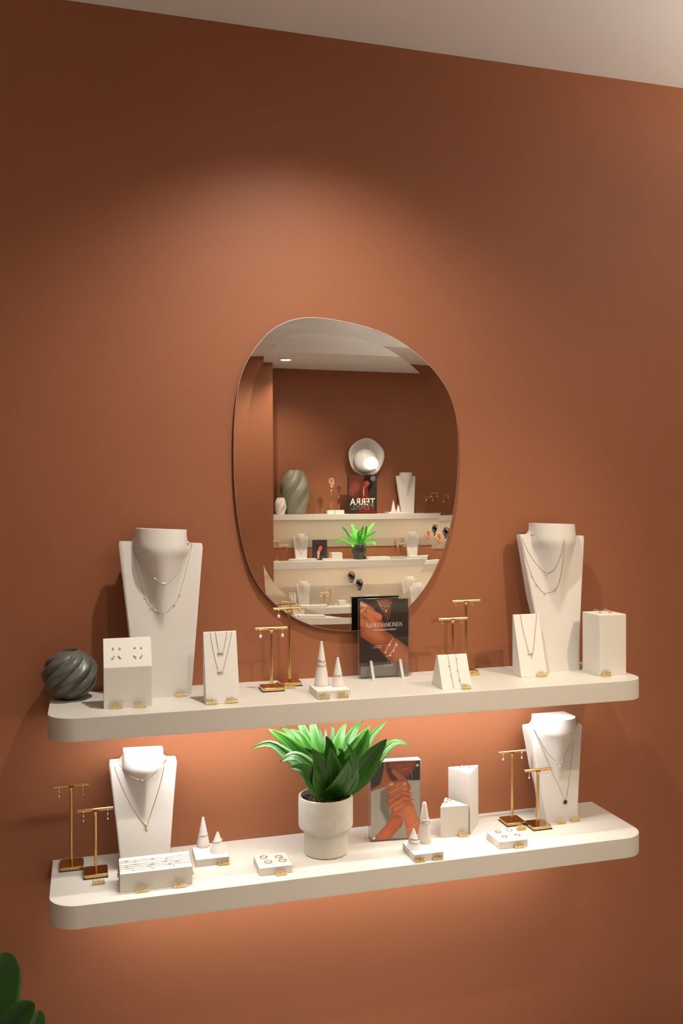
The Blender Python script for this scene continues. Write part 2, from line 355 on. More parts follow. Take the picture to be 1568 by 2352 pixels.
# ---------------------------------------------------------------- necklace bust
class Bust:
    def __init__(s, x, y, z, kind, label, group=None, flip=1, skew=0, m=None, lo=False, rotz=0):
        s.x, s.y, s.z, s.skew = x, y, z, skew
        if kind == 'tall': s.H, s.Hs, s.ws, s.wb, s.wn, s.B, s.lean = .386, .354, .098, .0625, .0585, .050, .050
        elif kind == 'tallR': s.H, s.Hs, s.ws, s.wb, s.wn, s.B, s.lean = .387, .356, .098, .052, .060, .050, .050
        elif kind == 'short': s.H, s.Hs, s.ws, s.wb, s.wn, s.B, s.lean = .262, .236, .0790, .0555, .0455, .046, .045
        else: s.H, s.Hs, s.ws, s.wb, s.wn, s.B, s.lean = .270, .243, .0790, .047, .049, .046, .030
        s.kind = kind; t = thing('necklace_bust', label, 'display bust', (x, y, z), rotz, group)
        s.o = t; b = new_bm(); nx = 20 if lo else 40; hs = []
        nb = 14 if lo else 36
        for k in range(nb+1): hs.append((s.Hs*k/nb, None))
        f = .016
        hs.append((s.Hs+.0006, s.wn+f*1.15))
        for k in range(1, 9):
            a = k/8*PI/2; hs.append((s.Hs+f*(1-math.cos(a))*1.0, s.wn+f*(1-math.sin(a))))
        for k in range(1, 5): hs.append((s.Hs+f+(s.H-s.Hs-f)*k/4, s.wn-.001+.001*k/4))
        rows = []
        for h, w in hs:
            if w is None: w = s.width(h)
            row = []
            wf = s.wn+.016*1.15; wi = w*.985 if h > s.Hs else min(wf*.985, w*.86); no = 4
            xs = [-w+(w-wi)*k/no for k in range(no)]
            for i in range(nx+1): u = -1+2*i/nx; xs.append((math.sin(u*PI/2)*.35+u*.65)*wi)
            xs += [wi+(w-wi)*(k+1)/no for k in range(no)]
            for x_ in xs: row.append(b.verts.new((x_, s.front(x_, h, w), s.zz(x_, h))))
            for i in range(nx, -1, -1):
                u = -1+2*i/nx
                row.append(b.verts.new((u*w, s.back(h)-.002*max(0, (abs(u)-.9)/.1), s.zz(u*w, h))))
            rows.append(row)
        n = len(rows[0])
        for A, B_ in zip(rows[:-1], rows[1:]):
            for i in range(n): b.faces.new((A[i], A[(i+1) % n], B_[(i+1) % n], B_[i]))
        b.faces.new(rows[0]); b.faces.new(rows[-1])
        o = obj('body', b, m or M_BUST, t, smooth=True, sharp=38)
    def zz(s, x, h): return h - s.skew*x*(h/s.H)
    def width(s, h):
        t = h/s.Hs
        if s.kind in ('short', 'shortR', 'tallR'):
            w = s.wb+(s.ws-s.wb)*(.0*t + 1.0*max(0, (t-.02))**1.15)
        else: w = s.wb+(s.ws-s.wb)*t
        e = max(0, (t-.985)/.015); return w-.0025*e*e
    def back(s, h):
        t = min(1, h/s.Hs)
        # foot at the base, hollow waist, leaning shoulder
        base = .062 if s.kind != 'shortR' else .066
        foot = base*(1-.28*math.sin(min(1, t/.55)*PI)*1.0) if t < .55 else base
        return foot + (.012)*max(0, (t-.55)/.45)
    def front(s, x, h, w=None):
        t = h/s.Hs; w = w or s.width(h)
        y = s.lean*min(t, 1.1)
        t0 = .42
        if t > t0:
            q = min(1, (t-t0)/(.95-t0)); r = s.wn*(.16+.86*q**.85)*1.02
            B = s.B*q**1.25; a = abs(x)/r
            if a < 1:
                p = .5+1.9*(1-q)**.75
                y -= B*(1-a*a)**p
        if h <= s.Hs: e = max(0, (abs(x)/w-.95)/.05); y += .003*e*e
        return y
    def surf(s, x, h): return s.y+s.front(x-s.x, h-s.z+s.skew*(x-s.x)*.8)
    def drape(s, px, r=.0006):
        P = []
        for u, v in px:
            y = s.y+.02
            for _ in range(25):
                p = at(u, v, y=y); hz = min(p.z-s.z, s.H); xx = max(-s.ws, min(s.ws, p.x-s.x))
                ny = s.y+s.front(xx, max(0, hz + s.skew*xx*hz/s.H))-r*1.4
                y = y*.5+ny*.5
            P.append(at(u, v, y=y))
        return P
from mathutils.bvhtree import BVHTree
def lay_on(bust, px, r, n=9):
    """lays a chain on the bust: each point sits just off the body surface"""
    if not hasattr(bust, 'bvh'):
        bo_ = bust.o.children[0]; bm_ = bmesh.new(); bm_.from_mesh(bo_.data); bmesh.ops.translate(bm_, verts=bm_.verts[:], vec=(bust.x, bust.y, bust.z)); bust.bvh = BVHTree.FromBMesh(bm_); bm_.free()
    Q = smoothpath([Vector((u, v, 0)) for u, v in px], n); out = []
    for q in Q:
        d = ray(q.x, q.y); h, nn, _, _ = bust.bvh.ray_cast(CAM, d.normalized())
        if h is None or nn.z > .7: continue
        if nn.dot(d) > 0: nn = -nn
        out.append(h+nn*(r*1.35))
    for _ in range(2): out = [out[0]]+[(out[i-1]+2*out[i]+out[i+1])/4 for i in range(1, len(out)-1)]+[out[-1]]
    return out
def refine(bust, P, r, n=10):
    Q = smoothpath(P, n); out = []
    for p in Q:
        xx = p.x-bust.x; hz = p.z-bust.z
        y = bust.y+bust.front(max(-bust.ws, min(bust.ws, xx)), min(bust.Hs, max(0, hz+bust.skew*xx*hz/bust.H)))-r*1.3-.0005
        out.append(Vector((p.x, min(y, bust.y+bust.back(max(0, hz))), p.z)))
    return out
def necklace(bust, px, m, label, pend=(), r=.00055, group=None, cat='necklace', over=True, beads=0):
    P = lay_on(bust, px, r)
    if over:                                # the ends pass over the shoulders to the back
        for end in (0, -1):
            e = P[end]; dx = e.x-bust.x; sg_ = 1 if dx > 0 else -1
            ex = sg_*max(bust.wn+.010, min(bust.ws-.004, abs(dx))); k = bust.z+bust.zz(ex, bust.Hs)
            P2 = [p for p in P if p.z < k-.0005]; fx = bust.x+ex; fy = bust.y+bust.front(ex, bust.Hs-.002)-.0012; yb = bust.y+bust.back(bust.Hs)+.0012
            extra = [Vector((fx, fy, k-.001)), Vector((fx, fy+.002, k+.0012)), Vector((fx, yb-.002, k+.0012)), Vector((fx, yb, k-.001)), Vector((fx, yb, k-.012))]
            P = extra[::-1]+P2 if end == 0 else P2+extra
    t = thing('necklace', label, cat, tuple(P[len(P)//2]), 0, group); o = Vector(t.location)
    b = new_bm()
    if beads:
        L = 0
        for i in range(1, len(P)):
            d = (P[i]-P[i-1]).length; L += d
            if L >= beads*2.0: ball(b, P[i]-o, beads, u=8, v=6); L = 0
        tube(b, [p-o for p in P], r*.6, 5)
    else: tube(b, [p-o for p in P], r, 6)
    obj('chain', b, m, t, smooth=True)
    for kind, u, v in pend:
        p = bust.drape([(u, v)], .001)[0]-o; pendant(t, kind, p, m)
    return t
def pendant(t, kind, p, m):
    b = new_bm(); x, y, z = p
    if kind == 'dot': ball(b, (x, y-.0012, z), .0019); obj('stone', b, M_STONE, t, smooth=True)
    elif kind == 'bead': ball(b, (x, y-.0008, z), .0012); obj('bead', b, m, t, smooth=True)
    elif kind == 'drop': ball(b, (x, y-.0012, z-.0035), .0014, (1, 1, 1.6)); tube(b, [(x, y-.0006, z), (x, y-.001, z-.002)], .0005, 6); obj('charm', b, M_STONE if m is M_SILV else m, t, smooth=True)
    elif kind == 'cluster':
        for dx, dz in ((-.005, .0006), (-.0018, -.0006), (.0018, -.0008), (.005, .001)): ball(b, (x+dx, y-.0014, z+dz), .0022)
        ball(b, (x+.0002, y-.0014, z+.0022), .0018)
        obj('stone_cluster', b, M_STONE, t, smooth=True)
    elif kind == 'branch':
        for dx, dz, q in ((-.007, .003, .0026), (-.003, 0, .0022), (.0, -.002, .0024), (.004, .002, .0022), (.001, -.0085, .0028)): ball(b, (x+dx, y-.0016, z+dz), q)
        obj('stone_cluster', b, M_STONE, t, smooth=True)
    elif kind == 'key':
        ball(b, (x, y-.001, z+.002), .003, (1.1, .5, .8)); ball(b, (x+.0005, y-.001, z-.003), .0018); ball(b, (x+.001, y-.001, z-.0075), .0022); ball(b, (x+.001, y-.001, z-.0115), .0016)
        obj('charm', b, m, t, smooth=True)
    elif kind == 'disc':
        bmesh.ops.create_cone(b, cap_ends=True, segments=24, radius1=.0055, radius2=.0055, depth=.0014, matrix=Matrix.Translation((x, y-.0016, z-.005)) @ Matrix.Rotation(PI/2, 4, 'X'))
        obj('disc', b, M_BLUE, t, smooth=True, sharp=40)
    elif kind == 'pearl': ball(b, (x, y-.003, z-.006), .0045, (1, 1, 1.15)); obj('pearl', b, M_PEARL, t, smooth=True)
# ---------------------------------------------------------------- T stand with earrings
GT = 'gold T-shaped earring stands'
def t_stand(x, y, z, h, label, lo=False, group=GT, base=.052, barw=.078, m=None):
    m = m or M_GOLD
    t = thing('earring_stand', label, 'jewellery stand', (x, y, z), 0, group); s = base/2
    b = new_bm(); c = .006
    P = []
    for sx, sy, a0 in ((1, 1, 0), (-1, 1, PI/2), (-1, -1, PI), (1, -1, 1.5*PI)):
        for k in range(4): a = a0+k/3*PI/2; P.append((sx*(s-c)+c*math.cos(a), sy*(s-c)+c*math.sin(a)))
    prism(b, P, .0022, .0095); bp_ = obj('base_plate', b, m, t, bevel=0 if lo else .0007)
    b = new_bm(); box(b, -s-.0008, s+.0008, -s-.0008, s+.0008, 0, .0022); obj('felt_pad', b, M_PAD, bp_)
    r = .0036; b = new_bm()
    prof = [(r, .009)]+[(r, h-.014)]
    for k in range(1, 6): q = k/5; prof.append((r+.0045*q**3, h-.014+.012*q))
    lathe(b, prof, 20); obj('pole', b, m, t, smooth=True, sharp=40)
    b = new_bm(); tube(b, [(-barw/2, 0, h), (-barw/4, 0, h), (0, 0, h), (barw/4, 0, h), (barw/2, 0, h)], .0038, 20); obj('crossbar', b, m, t, smooth=True, sharp=50)
    return t
def earring(x, y, z, kind, label, group=None, s=1.0):
    """hangs from a bar at height z"""
    t = thing('earring', label, 'earring', (x, y, z), 0, group)
    b = new_bm()
    if kind == 'pearl_drop':
        tube(b, [(.0 , -.0045*s*math.cos(a), -.001+.0045*s*math.sin(a)-.002) for a in [k/8*PI*1.3-.5 for k in range(9)]], .0007, 6)
        tube(b, [(0, -.0045, 0), (0, -.0048, -.006), (0, -.0048, -.013)], .0008, 6)
        obj('hook', b, M_JGOLD, t, smooth=True)
        b = new_bm(); ball(b, (0, -.0048, -.0175), .0038, (1, 1, 1.25), 16, 12); obj('pearl', b, M_PEARL, t, smooth=True)
    elif kind == 'hoop':
        P = [(.0025*math.cos(a)*2.2, -.001+.003*math.cos(a), -.004+.0085*math.sin(a)) for a in [k/24*2*PI for k in range(24)]]
        tube(b, P, .0006, 6, closed=True)
        obj('hoop', b, M_ROSE, t, smooth=True)
        b = new_bm()
        for a in (2.6, 3.1, 3.6): ball(b, (.0055*math.cos(a), -.001+.003*math.cos(a)-.001, -.004+.0085*math.sin(a)), .0011, u=8, v=6)
        obj('stone', b, M_STONE, t, smooth=True)
    elif kind == 'chain_drop':
        tube(b, [(0, -.0042, .001), (0, -.0045, -.003), (0, -.0045, -.021*s)], .00045, 5); ball(b, (0, -.0045, -.001), .0019, u=8, v=6)
        obj('chain', b, M_SILV, t, smooth=True)
        b = new_bm(); ball(b, (0, -.0045, -.011*s), .0014, u=8, v=6); ball(b, (0, -.0045, -.022*s), .0016, (1, 1, 1.3), u=8, v=6)
        obj('stone', b, M_STONE, t, smooth=True)
    elif kind == 'wave_drop':
        tube(b, [(.0012*math.sin(k*1.3), -.0045, .001-.0016*k) for k in range(9)], .0009, 6)
        obj('twisted_link', b, M_SILV, t, smooth=True)
        b = new_bm(); ball(b, (0, -.0045, -.0165*s), .0021, (1, 1, 1.5), u=10, v=8); obj('pearl', b, M_PEARL, t, smooth=True)
    return t
# ---------------------------------------------------------------- blocks, cones, rings, tags
def block(name, pts, d0, d1, axis, label, cat, group=None, loc=(0, 0, 0), m=None, bev=.0012):
    b = new_bm(); prism(b, pts, d0, d1, axis)
    o = obj(name, b, m or M_WHITE, None, bevel=bev, loc=loc); return tag(o, label, cat, group)
def cone(u, v, zb, r, h, label, tipr=.0028, rot=0, group='white ceramic ring cones', fat=0, xy=None):
    p = at(u, v, z=zb) if xy is None else Vector((xy[0], xy[1]-r, zb)); c = Vector((p.x, p.y+r, zb))
    prof = [(0, 0), (r*.97, 0), (r, .0008)]
    n = 14; slope = (r-tipr)/(h-tipr)
    for k in range(1, n+1): q = k/n; prof.append((r+(tipr-r)*q+fat*math.sin(q*PI), .0008+(h-tipr-.0008)*q))
    for k in range(1, 6): a = k/5*PI/2; prof.append((tipr*math.cos(a), h-tipr+tipr*math.sin(a)))
    prof[-1] = (0, h)
    b = new_bm(); lathe(b, prof, 40); o = obj('ring_cone', b, M_CONE, None, smooth=True, sharp=50, loc=c)
    tag(o, label, 'ring holder', group); o['r'] = r; return o, c, r, h, tipr, fat
def cone_ring(cn, hfrac, m, label, tilt=0, stones=0, beaded=False, group=None, tiltdir=0):
    o, c, r, h, tr, fat = cn; z = h*hfrac; R = r+(tr-r)*(z/(h-tr))+fat*math.sin(min(1, z/(h-tr))*PI)+.0009
    t = thing('ring', label, 'ring', (c.x, c.y, c.z+z), 0, group)
    b = new_bm(); P = []
    def pt(a):
        dz = tilt*math.cos(a-tiltdir); k = 1+.0*dz; rr = R + (-(r-tr)/(h-tr))*dz*0+abs(dz)*.35
        return Vector((rr*math.cos(a), rr*math.sin(a), dz))
    if beaded:
        n = int(2*PI*R/.0017)
        for i in range(n): ball(b, pt(2*PI*i/n), .00095, u=6, v=4)
    else: tube(b, [pt(2*PI*i/40) for i in range(40)], .0008, 8, closed=True)
    obj('band', b, m, t, smooth=True)
    if stones:
        b = new_bm()
        for i in range(stones): ball(b, pt(-PI/2+(i-(stones-1)/2)*.32+.15)*1.06, .0018, u=8, v=6)
        obj('stone', b, M_STONE, t, smooth=True)
    return t
def flat_ring(u, v, z, R, m, label, stone=True, group=None, rotz=0):
    p = at(u, v, z=z); t = thing('ring', label, 'ring', (p.x, p.y, z), rotz, group)
    b = new_bm(); tube(b, [(R*math.cos(a), R*math.sin(a), .0010) for a in [2*PI*k/32 for k in range(32)]], .0009, 8, closed=True)
    obj('band', b, m, t, smooth=True)
    if stone:
        b = new_bm(); ball(b, (R*.55, -R*.85, .0017), .0015, u=8, v=6); ball(b, (R*.2, -R, .0016), .0012, u=8, v=6); obj('stone', b, M_STONE, t, smooth=True)
    return t
def price_tag(u0, v, u1, txt, cents, z, label, front=None):
    a = at(u0, v, z=z); c = at(u1, v, z=z); w = abs(c.x-a.x)*.97; w = max(.024, min(.031, w)); x = (a.x+c.x)/2; y = at((u0+u1)/2, v, z=z).y
    if front is not None: y = min(y, front-.0062)
    t = thing('price_tag', label, 'price tag', (x, y, z), 0, 'small brass price tags')
    n = 5; cw = w/n; b = new_bm()
    for i in range(n): box(b, -w/2+i*cw+.0003, -w/2+(i+1)*cw-.0003, 0, .0055, 0, .0058)
    obj('rail', b, M_TAG, t, bevel=.0005)
    text_mesh('price_digits', '$'+txt, .0112, M_TAG, t, (-w/2+.0002, .0026, .0062), extrude=.0008, align='LEFT', sx=.0205*(w/.028)/(.0215*len(txt)/3+.003), bold=.0002)
    text_mesh('price_cents', cents, .0058, M_TAG, t, (w/2-.0062, .0026, .0066), extrude=.0008, align='LEFT', sx=.85, bold=.0001)
    return t
# ================================================================ UPPER SHELF
# swirl vase
def swirl_vase(name, c, prof, ribs, amp, twist, m, label, group=None, wall=.004, seg=180):
    t = thing(name, label, 'vase', c, 0, group)
    def fn(a, z, r):
        zz = min(1.0, 60*max(0, .108-z)) if name == 'swirl_vase' and group is None else 1.0; w = math.cos(ribs*(a+twist*z)); w2 = math.cos(ribs*3*(a+twist*z)+1.0)
        return 1+zz*(amp*(2*(.5+.5*w)**.55-1)+amp*.14*w2)
    b = new_bm(); lathe(b, prof, seg, fn=fn); obj('body', b, m, t, smooth=True)
    rt, zt = prof[-1]
    b = new_bm(); lathe(b, [(rt, zt), (rt*.96, zt+.0008), (rt-wall, zt-.001), (rt-wall, zt-.02), (0, zt-.02)], seg if False else 48); obj('inside', b, M_VIN, t, smooth=True)
    return t
vp = []
for k in range(41):
    q = k/40; a = -PI/2*.80+q*PI*.80; vp.append((.0580*math.cos(a)*(1.0), .055+.058*math.sin(a)))
vp = [(0, vp[0][1]-.0005)]+vp
z0 = vp[0][1]; vp = [(r, z-z0) for r, z in vp]

swirl_vase('swirl_vase', (-.0405, -.0655, ZU), vp, 7, .085, -25, M_VASE, 'round dark grey ceramic vase with spiral ridges, at the left end of the upper shelf')
BUL = Bust(.167, -.116, ZU, 'tall', 'tall white necklace bust on the left of the upper shelf, behind the stud earring block', 'tall white necklace busts', skew=.045)
BUR = Bust(1.198, -.106, ZU, 'tallR', 'tall white necklace bust at the right end of the upper shelf', 'tall white necklace busts', skew=.035)
# stud block with sloped top
block('display_block', [(-.197, 0), (-.197, .0885), (-.157, .1465), (-.150, .1465), (-.150, 0)], .0315, .1350, 'x', 'white block with sloped top holding stud earrings, beside the grey vase', 'display block', 'white display blocks', loc=(0, 0, ZU))
def stud(u, v, kind, label):
    # point on the sloped face
    A = Vector((0, -.197, ZU+.0885)); D = Vector((0, .040, .058)).normalized(); n = Vector((0, -.058, .040)).normalized()
    d = ray(u, v); s = (A-CAM).dot(n)/d.dot(n); p = CAM+d*s
    t = thing('stud_earring', label, 'earring', p, 0, 'stud earrings on the sloped white block')
    b = new_bm(); nn = n
    if kind == 0: ball(b, nn*.0016, .0024)
    else:
        sgn = 1 if kind == 1 else -1
        for k in range(3): ball(b, nn*.0016+Vector((sgn*(k-1)*.0017, 0, 0))+D*((k-1)*.0024*1.0), .0020)
    obj('stone', b, M_STONE, t, smooth=True)
    b = new_bm(); tube(b, [nn*-.004, nn*.0006], .0005, 6); tube(b, [nn*.0004+Vector((.0026*math.cos(a), 0, 0))+D*(.0026*math.sin(a)) for a in [k/12*2*PI for k in range(12)]], .0004, 5, closed=True); obj('setting', b, M_SILV, t, smooth=True)
Z8 = lambda x, y: (220+x/6.272, 1430+y/6.272)
for (x, y, k, l) in [(252, 375, 0, 'round stud earring, top row, leftmost on the sloped block'), (347, 373, 0, 'round stud earring, top row, second from the left on the sloped block'),
    (563, 361, 0, 'round stud earring, top row, third from the left on the sloped block'), (656, 361, 0, 'round stud earring, top row, rightmost on the sloped block'),
    (253, 503, 1, 'three-stone stud earring, bottom row, leftmost on the sloped block'), (345, 497, -1, 'three-stone stud earring, bottom row, second from the left on the sloped block'),
    (566, 489, -1, 'three-stone stud earring, bottom row, third from the left on the sloped block'), (657, 487, 1, 'three-stone stud earring, bottom row, rightmost on the sloped block')]:
    stud(*Z8(x, y), k, l)
# leaning necklace slabs
def slab(x0, x1, yf, yb, h, label):
    return block('necklace_slab', [(yf, 0), (yb-.006, h), (yb, h), (yb, 0)], x0, x1, 'x', label, 'display block', 'white wedge necklace slabs', loc=(0, 0, ZU)), (yf, yb-.006, h)
_, sl1 = slab(.2500, .3250, -.2225, -.170, .1545, 'white leaning slab with two layered necklaces, between the left bust and gold stands')
_, sl2 = slab(1.0540, 1.1270, -.154, -.104, .1545, 'white leaning slab with one necklace, in front of the right tall bust')
def slab_necklace(sl, px, m, label, pend, r=.0006):
    yf, yt, h = sl; A = Vector((0, yf, ZU)); n = Vector((0, -h, (yt-yf))).normalized()
    def hit(u, v): d = ray(u, v); return CAM+d*((A-CAM).dot(n)/d.dot(n))
    P = [hit(u, v)+n*(r*1.2) for u, v in px]; P = smoothpath(P, 8)
    top = ZU+h+r*1.3
    P = [Vector((P[0].x, yt+.012, ZU+h-.03)), Vector((P[0].x, yt+.0072, top-.001)), Vector((P[0].x, yt, top))]+P+[Vector((P[-1].x, yt, top)), Vector((P[-1].x, yt+.0072, top-.001)), Vector((P[-1].x, yt+.012, ZU+h-.03))]
    t = thing('necklace', label, 'necklace', P[len(P)//2], 0); o = Vector(t.location)
    b = new_bm(); tube(b, [p-o for p in P], r, 6); obj('chain', b, m, t, smooth=True)
    for k, u, v in pend: pendant(t, k, hit(u, v)+n*.001-o, m)
Z1 = lambda x, y: (80+x/3.136, 1180+y/3.136)
slab_necklace(sl1, [Z1(1300, 855), Z1(1312, 930), Z1(1325, 995), Z1(1340, 1000), Z1(1355, 993), Z1(1372, 920), Z1(1382, 850)], M_JGOLD, 'shorter fine gold necklace with stone cluster on the left leaning slab', [('cluster', *Z1(1338, 1000))])
slab_necklace(sl1, [Z1(1263, 858), Z1(1285, 990), Z1(1320, 1130), Z1(1337, 1138), Z1(1355, 1128), Z1(1390, 990), Z1(1419, 848)], M_SILV, 'longer fine gold necklace with stone cluster on the left leaning slab', [('cluster', *Z1(1336, 1136))])
Z3 = lambda x, y: (960+x/2.904, 1180+y/2.904)
slab_necklace(sl2, [Z3(680, 678), Z3(702, 790), Z3(732, 910), Z3(750, 935), Z3(764, 930), Z3(778, 800), Z3(790, 673)], M_JGOLD, 'fine gold necklace with small pendant on the right leaning slab', [('cluster', *Z3(746, 930)), ('dot', *Z3(756, 955))])
# bust necklaces
necklace(BUL, [Z1(705, 212), Z1(722, 270), Z1(790, 388), Z1(860, 460), Z1(934, 502), Z1(1010, 440), Z1(1070, 350), Z1(1128, 220)], M_SILV, 'short fine chain necklace with one stone on the left tall bust', [('dot', *Z1(934, 502)), ('bead', *Z1(723, 270))], r=.00045)
necklace(BUL, [Z1(702, 214), Z1(728, 375), Z1(790, 590), Z1(833, 668), Z1(927, 715), Z1(1007, 645), Z1(1044, 568), Z1(1090, 400), Z1(1132, 222)], M_SILV, 'longer fine chain necklace with five drop charms on the left tall bust',
    [('drop', *Z1(790, 590)), ('drop', *Z1(833, 668)), ('drop', *Z1(927, 716)), ('drop', *Z1(1007, 646)), ('drop', *Z1(1044, 568)), ('bead', *Z1(728, 375)), ('bead', *Z1(764, 498))], r=.00045)
necklace(BUR, [Z3(684, 140), Z3(720, 230), Z3(780, 325), Z3(850, 392), Z3(905, 372), Z3(950, 280), Z3(975, 150)], M_JGOLD, 'short fine gold necklace with a V pendant on the right tall bust', [('dot', *Z3(849, 402)), ('bead', *Z3(974, 187))], r=.00045)
necklace(BUR, [Z3(682, 140), Z3(710, 270), Z3(755, 405), Z3(787, 470), Z3(842, 528), Z3(913, 505), Z3(942, 446), Z3(965, 320), Z3(982, 150)], M_JGOLD, 'longer fine gold necklace with five charms on the right tall bust',
    [('drop', *Z3(755, 405)), ('drop', *Z3(787, 468)), ('drop', *Z3(842, 528)), ('drop', *Z3(913, 503)), ('drop', *Z3(942, 444))], r=.00045)
# T stands left pair
def hang(st, side, off, kind, label, h, s=1.0):
    return earring(st[0]+off, st[1], st[2]+h, kind, label, None, s)
def pair(x, y, z, h, lab, kind, off0, off1, labs, s=1.0):
    t_stand(x, y, z, h, lab)
    for o_, l in ((off0, labs[0]), (off1, labs[1])): earring(x+o_, y, z+h-.0005, kind, l, s=s)
pair(.4200, -.108, ZU, .147, 'shorter gold T stand left of the ring cones on the upper shelf', 'pearl_drop', -.027, .026, ('left pearl drop earring on the shorter stand below the mirror', 'right pearl drop earring on the shorter stand below the mirror'))
pair(.4740, -.062, ZU, .187, 'taller gold T stand left of the ring cones on the upper shelf', 'pearl_drop', -.027, .025, ('left pearl drop earring on the taller stand overlapping the mirror edge', 'right pearl drop earring on the taller stand overlapping the mirror edge'))
pair(.8900, -.100, ZU, .150, 'shorter gold T stand behind the bracelet wedge on the upper shelf', 'hoop', -.027, .024, ('left small hoop earring on the shorter stand behind the wedge', 'right small hoop earring on the shorter stand behind the wedge'))
pair(.9450, -.058, ZU, .189, 'taller gold T stand behind the bracelet wedge on the upper shelf', 'hoop', -.027, .020, ('left small hoop earring on the taller stand behind the wedge', 'right small hoop earring on the taller stand behind the wedge'))
# ring cone plinths
def plinth(x0, x1, y0, y1, z, label, h=.0175):
    return block('ring_plinth', [(x0, y0), (x1, y0), (x1, y1), (x0, y1)], 0, h, 'z', label, 'display plinth', 'low white display plinths', loc=(0, 0, z))
plinth(.4990, .5785, -.2385, -.1620, ZU, 'low white plinth under two ring cones on the upper shelf')
ZP = ZU+.0175
c1 = cone(743, 1578, ZP, .0182, .104, 'tall white ring cone with two gold rings on the upper shelf')
c2 = cone(779.8, 1578.5, ZP, .0152, .0675, 'short white ring cone with one silver ring on the upper shelf')
cone_ring(c1, .575, M_JGOLD, 'upper thin gold ring on the tall cone of the upper shelf', stones=2)
cone_ring(c1, .47, M_JGOLD, 'lower thin gold ring on the tall cone of the upper shelf')
cone_ring(c2, .40, M_SILV, 'silver ring on the short cone of the upper shelf', stones=1)
# bracelet wedge
block('bracelet_wedge', [(-.2315, 0), (-.2, .077), (-.192, .077), (-.1605, 0)], .8078, .8840, 'x', 'small white triangular wedge with two charm bracelets on the upper shelf', 'display block', 'white display blocks', loc=(0, 0, ZU))
wf = (-.2315, -.2, .077)
Z7 = lambda x, y: (980+x/9.044, 1360+y/9.044)
def face_chain(face, zb, pts, m, label, charms, over=True, name='bracelet', cm=None):
    yf, yt, h = face; A = Vector((0, yf, zb)); n = Vector((0, -h, (yt-yf))).normalized()
    def hit(u, v): d = ray(u, v); return CAM+d*((A-CAM).dot(n)/d.dot(n))
    P = smoothpath([hit(u, v)+n*.0007 for u, v in pts], 6)
    P = [Vector((P[0].x, yt+.012, zb+h-.012)), Vector((P[0].x, yt+.004, zb+h+.0008))]+P
    t = thing(name, label, 'bracelet', P[len(P)//2]); o = Vector(t.location)
    b = new_bm(); tube(b, [p-o for p in P], .00045, 5); obj('chain', b, m, t, smooth=True)
    for u, v in charms:
        b = new_bm(); p = hit(u, v)+n*.0014-o; ball(b, p, .0018, u=8, v=6); ball(b, p+Vector((-.0008, 0, -.0022)), .0015, u=8, v=6); obj('charm', b, M_SILV if cm is None else cm, t, smooth=True)
face_chain(wf, ZU, [Z7(430, 1300), Z7(465, 1500), Z7(510, 1750), Z7(570, 2010)], M_JGOLD, 'left charm bracelet hanging down the white wedge', [Z7(460, 1520), Z7(505, 1740), Z7(543, 1955)])
face_chain(wf, ZU, [Z7(590, 1290), Z7(625, 1500), Z7(660, 1720), Z7(718, 1990)], M_SILV, 'right charm bracelet hanging down the white wedge', [Z7(613, 1385), Z7(633, 1610), Z7(677, 1820)])
# right box with earrings on top
block('display_box', [(1.2510, -.1970), (1.3290, -.1970), (1.3290, -.1160), (1.2510, -.1160)], 0, .1560, 'z', 'tall white square box with earrings on top, at the right end of the upper shelf', 'display block', 'white display blocks', loc=(0, 0, ZU))
for (x, y, l) in [(615, 208, 'left gold stud earring lying on the tall white box'), (795, 205, 'right gold stud earring lying on the tall white box')]:
    p = at(1300+x/7.84, 1380+y/7.84, z=ZU+.1575); p.y = max(-.188, min(-.125, p.y))
    t = thing('stud_earring', l, 'earring', (p.x, p.y, ZU+.156)); b = new_bm()
    for a in range(6): ball(b, (.0035*math.cos(a), .0035*math.sin(a), .0022), .0021, u=8, v=6)
    ball(b, (0, 0, .0035), .0022, u=8, v=6); obj('flower', b, M_JGOLD, t, smooth=True)
    b = new_bm(); tube(b, [(-.002, .004, .002), (-.006, .010, .004), (-.011, .014, .0045)], .0006, 6); tube(b, [(-.001+.006*math.cos(a)-.004, .014+.002*math.sin(a), .0045+.0035*math.sin(a)) for a in [k/12*2*PI for k in range(12)]], .0005, 5, closed=True); obj('hook', b, M_SILV, t, smooth=True)
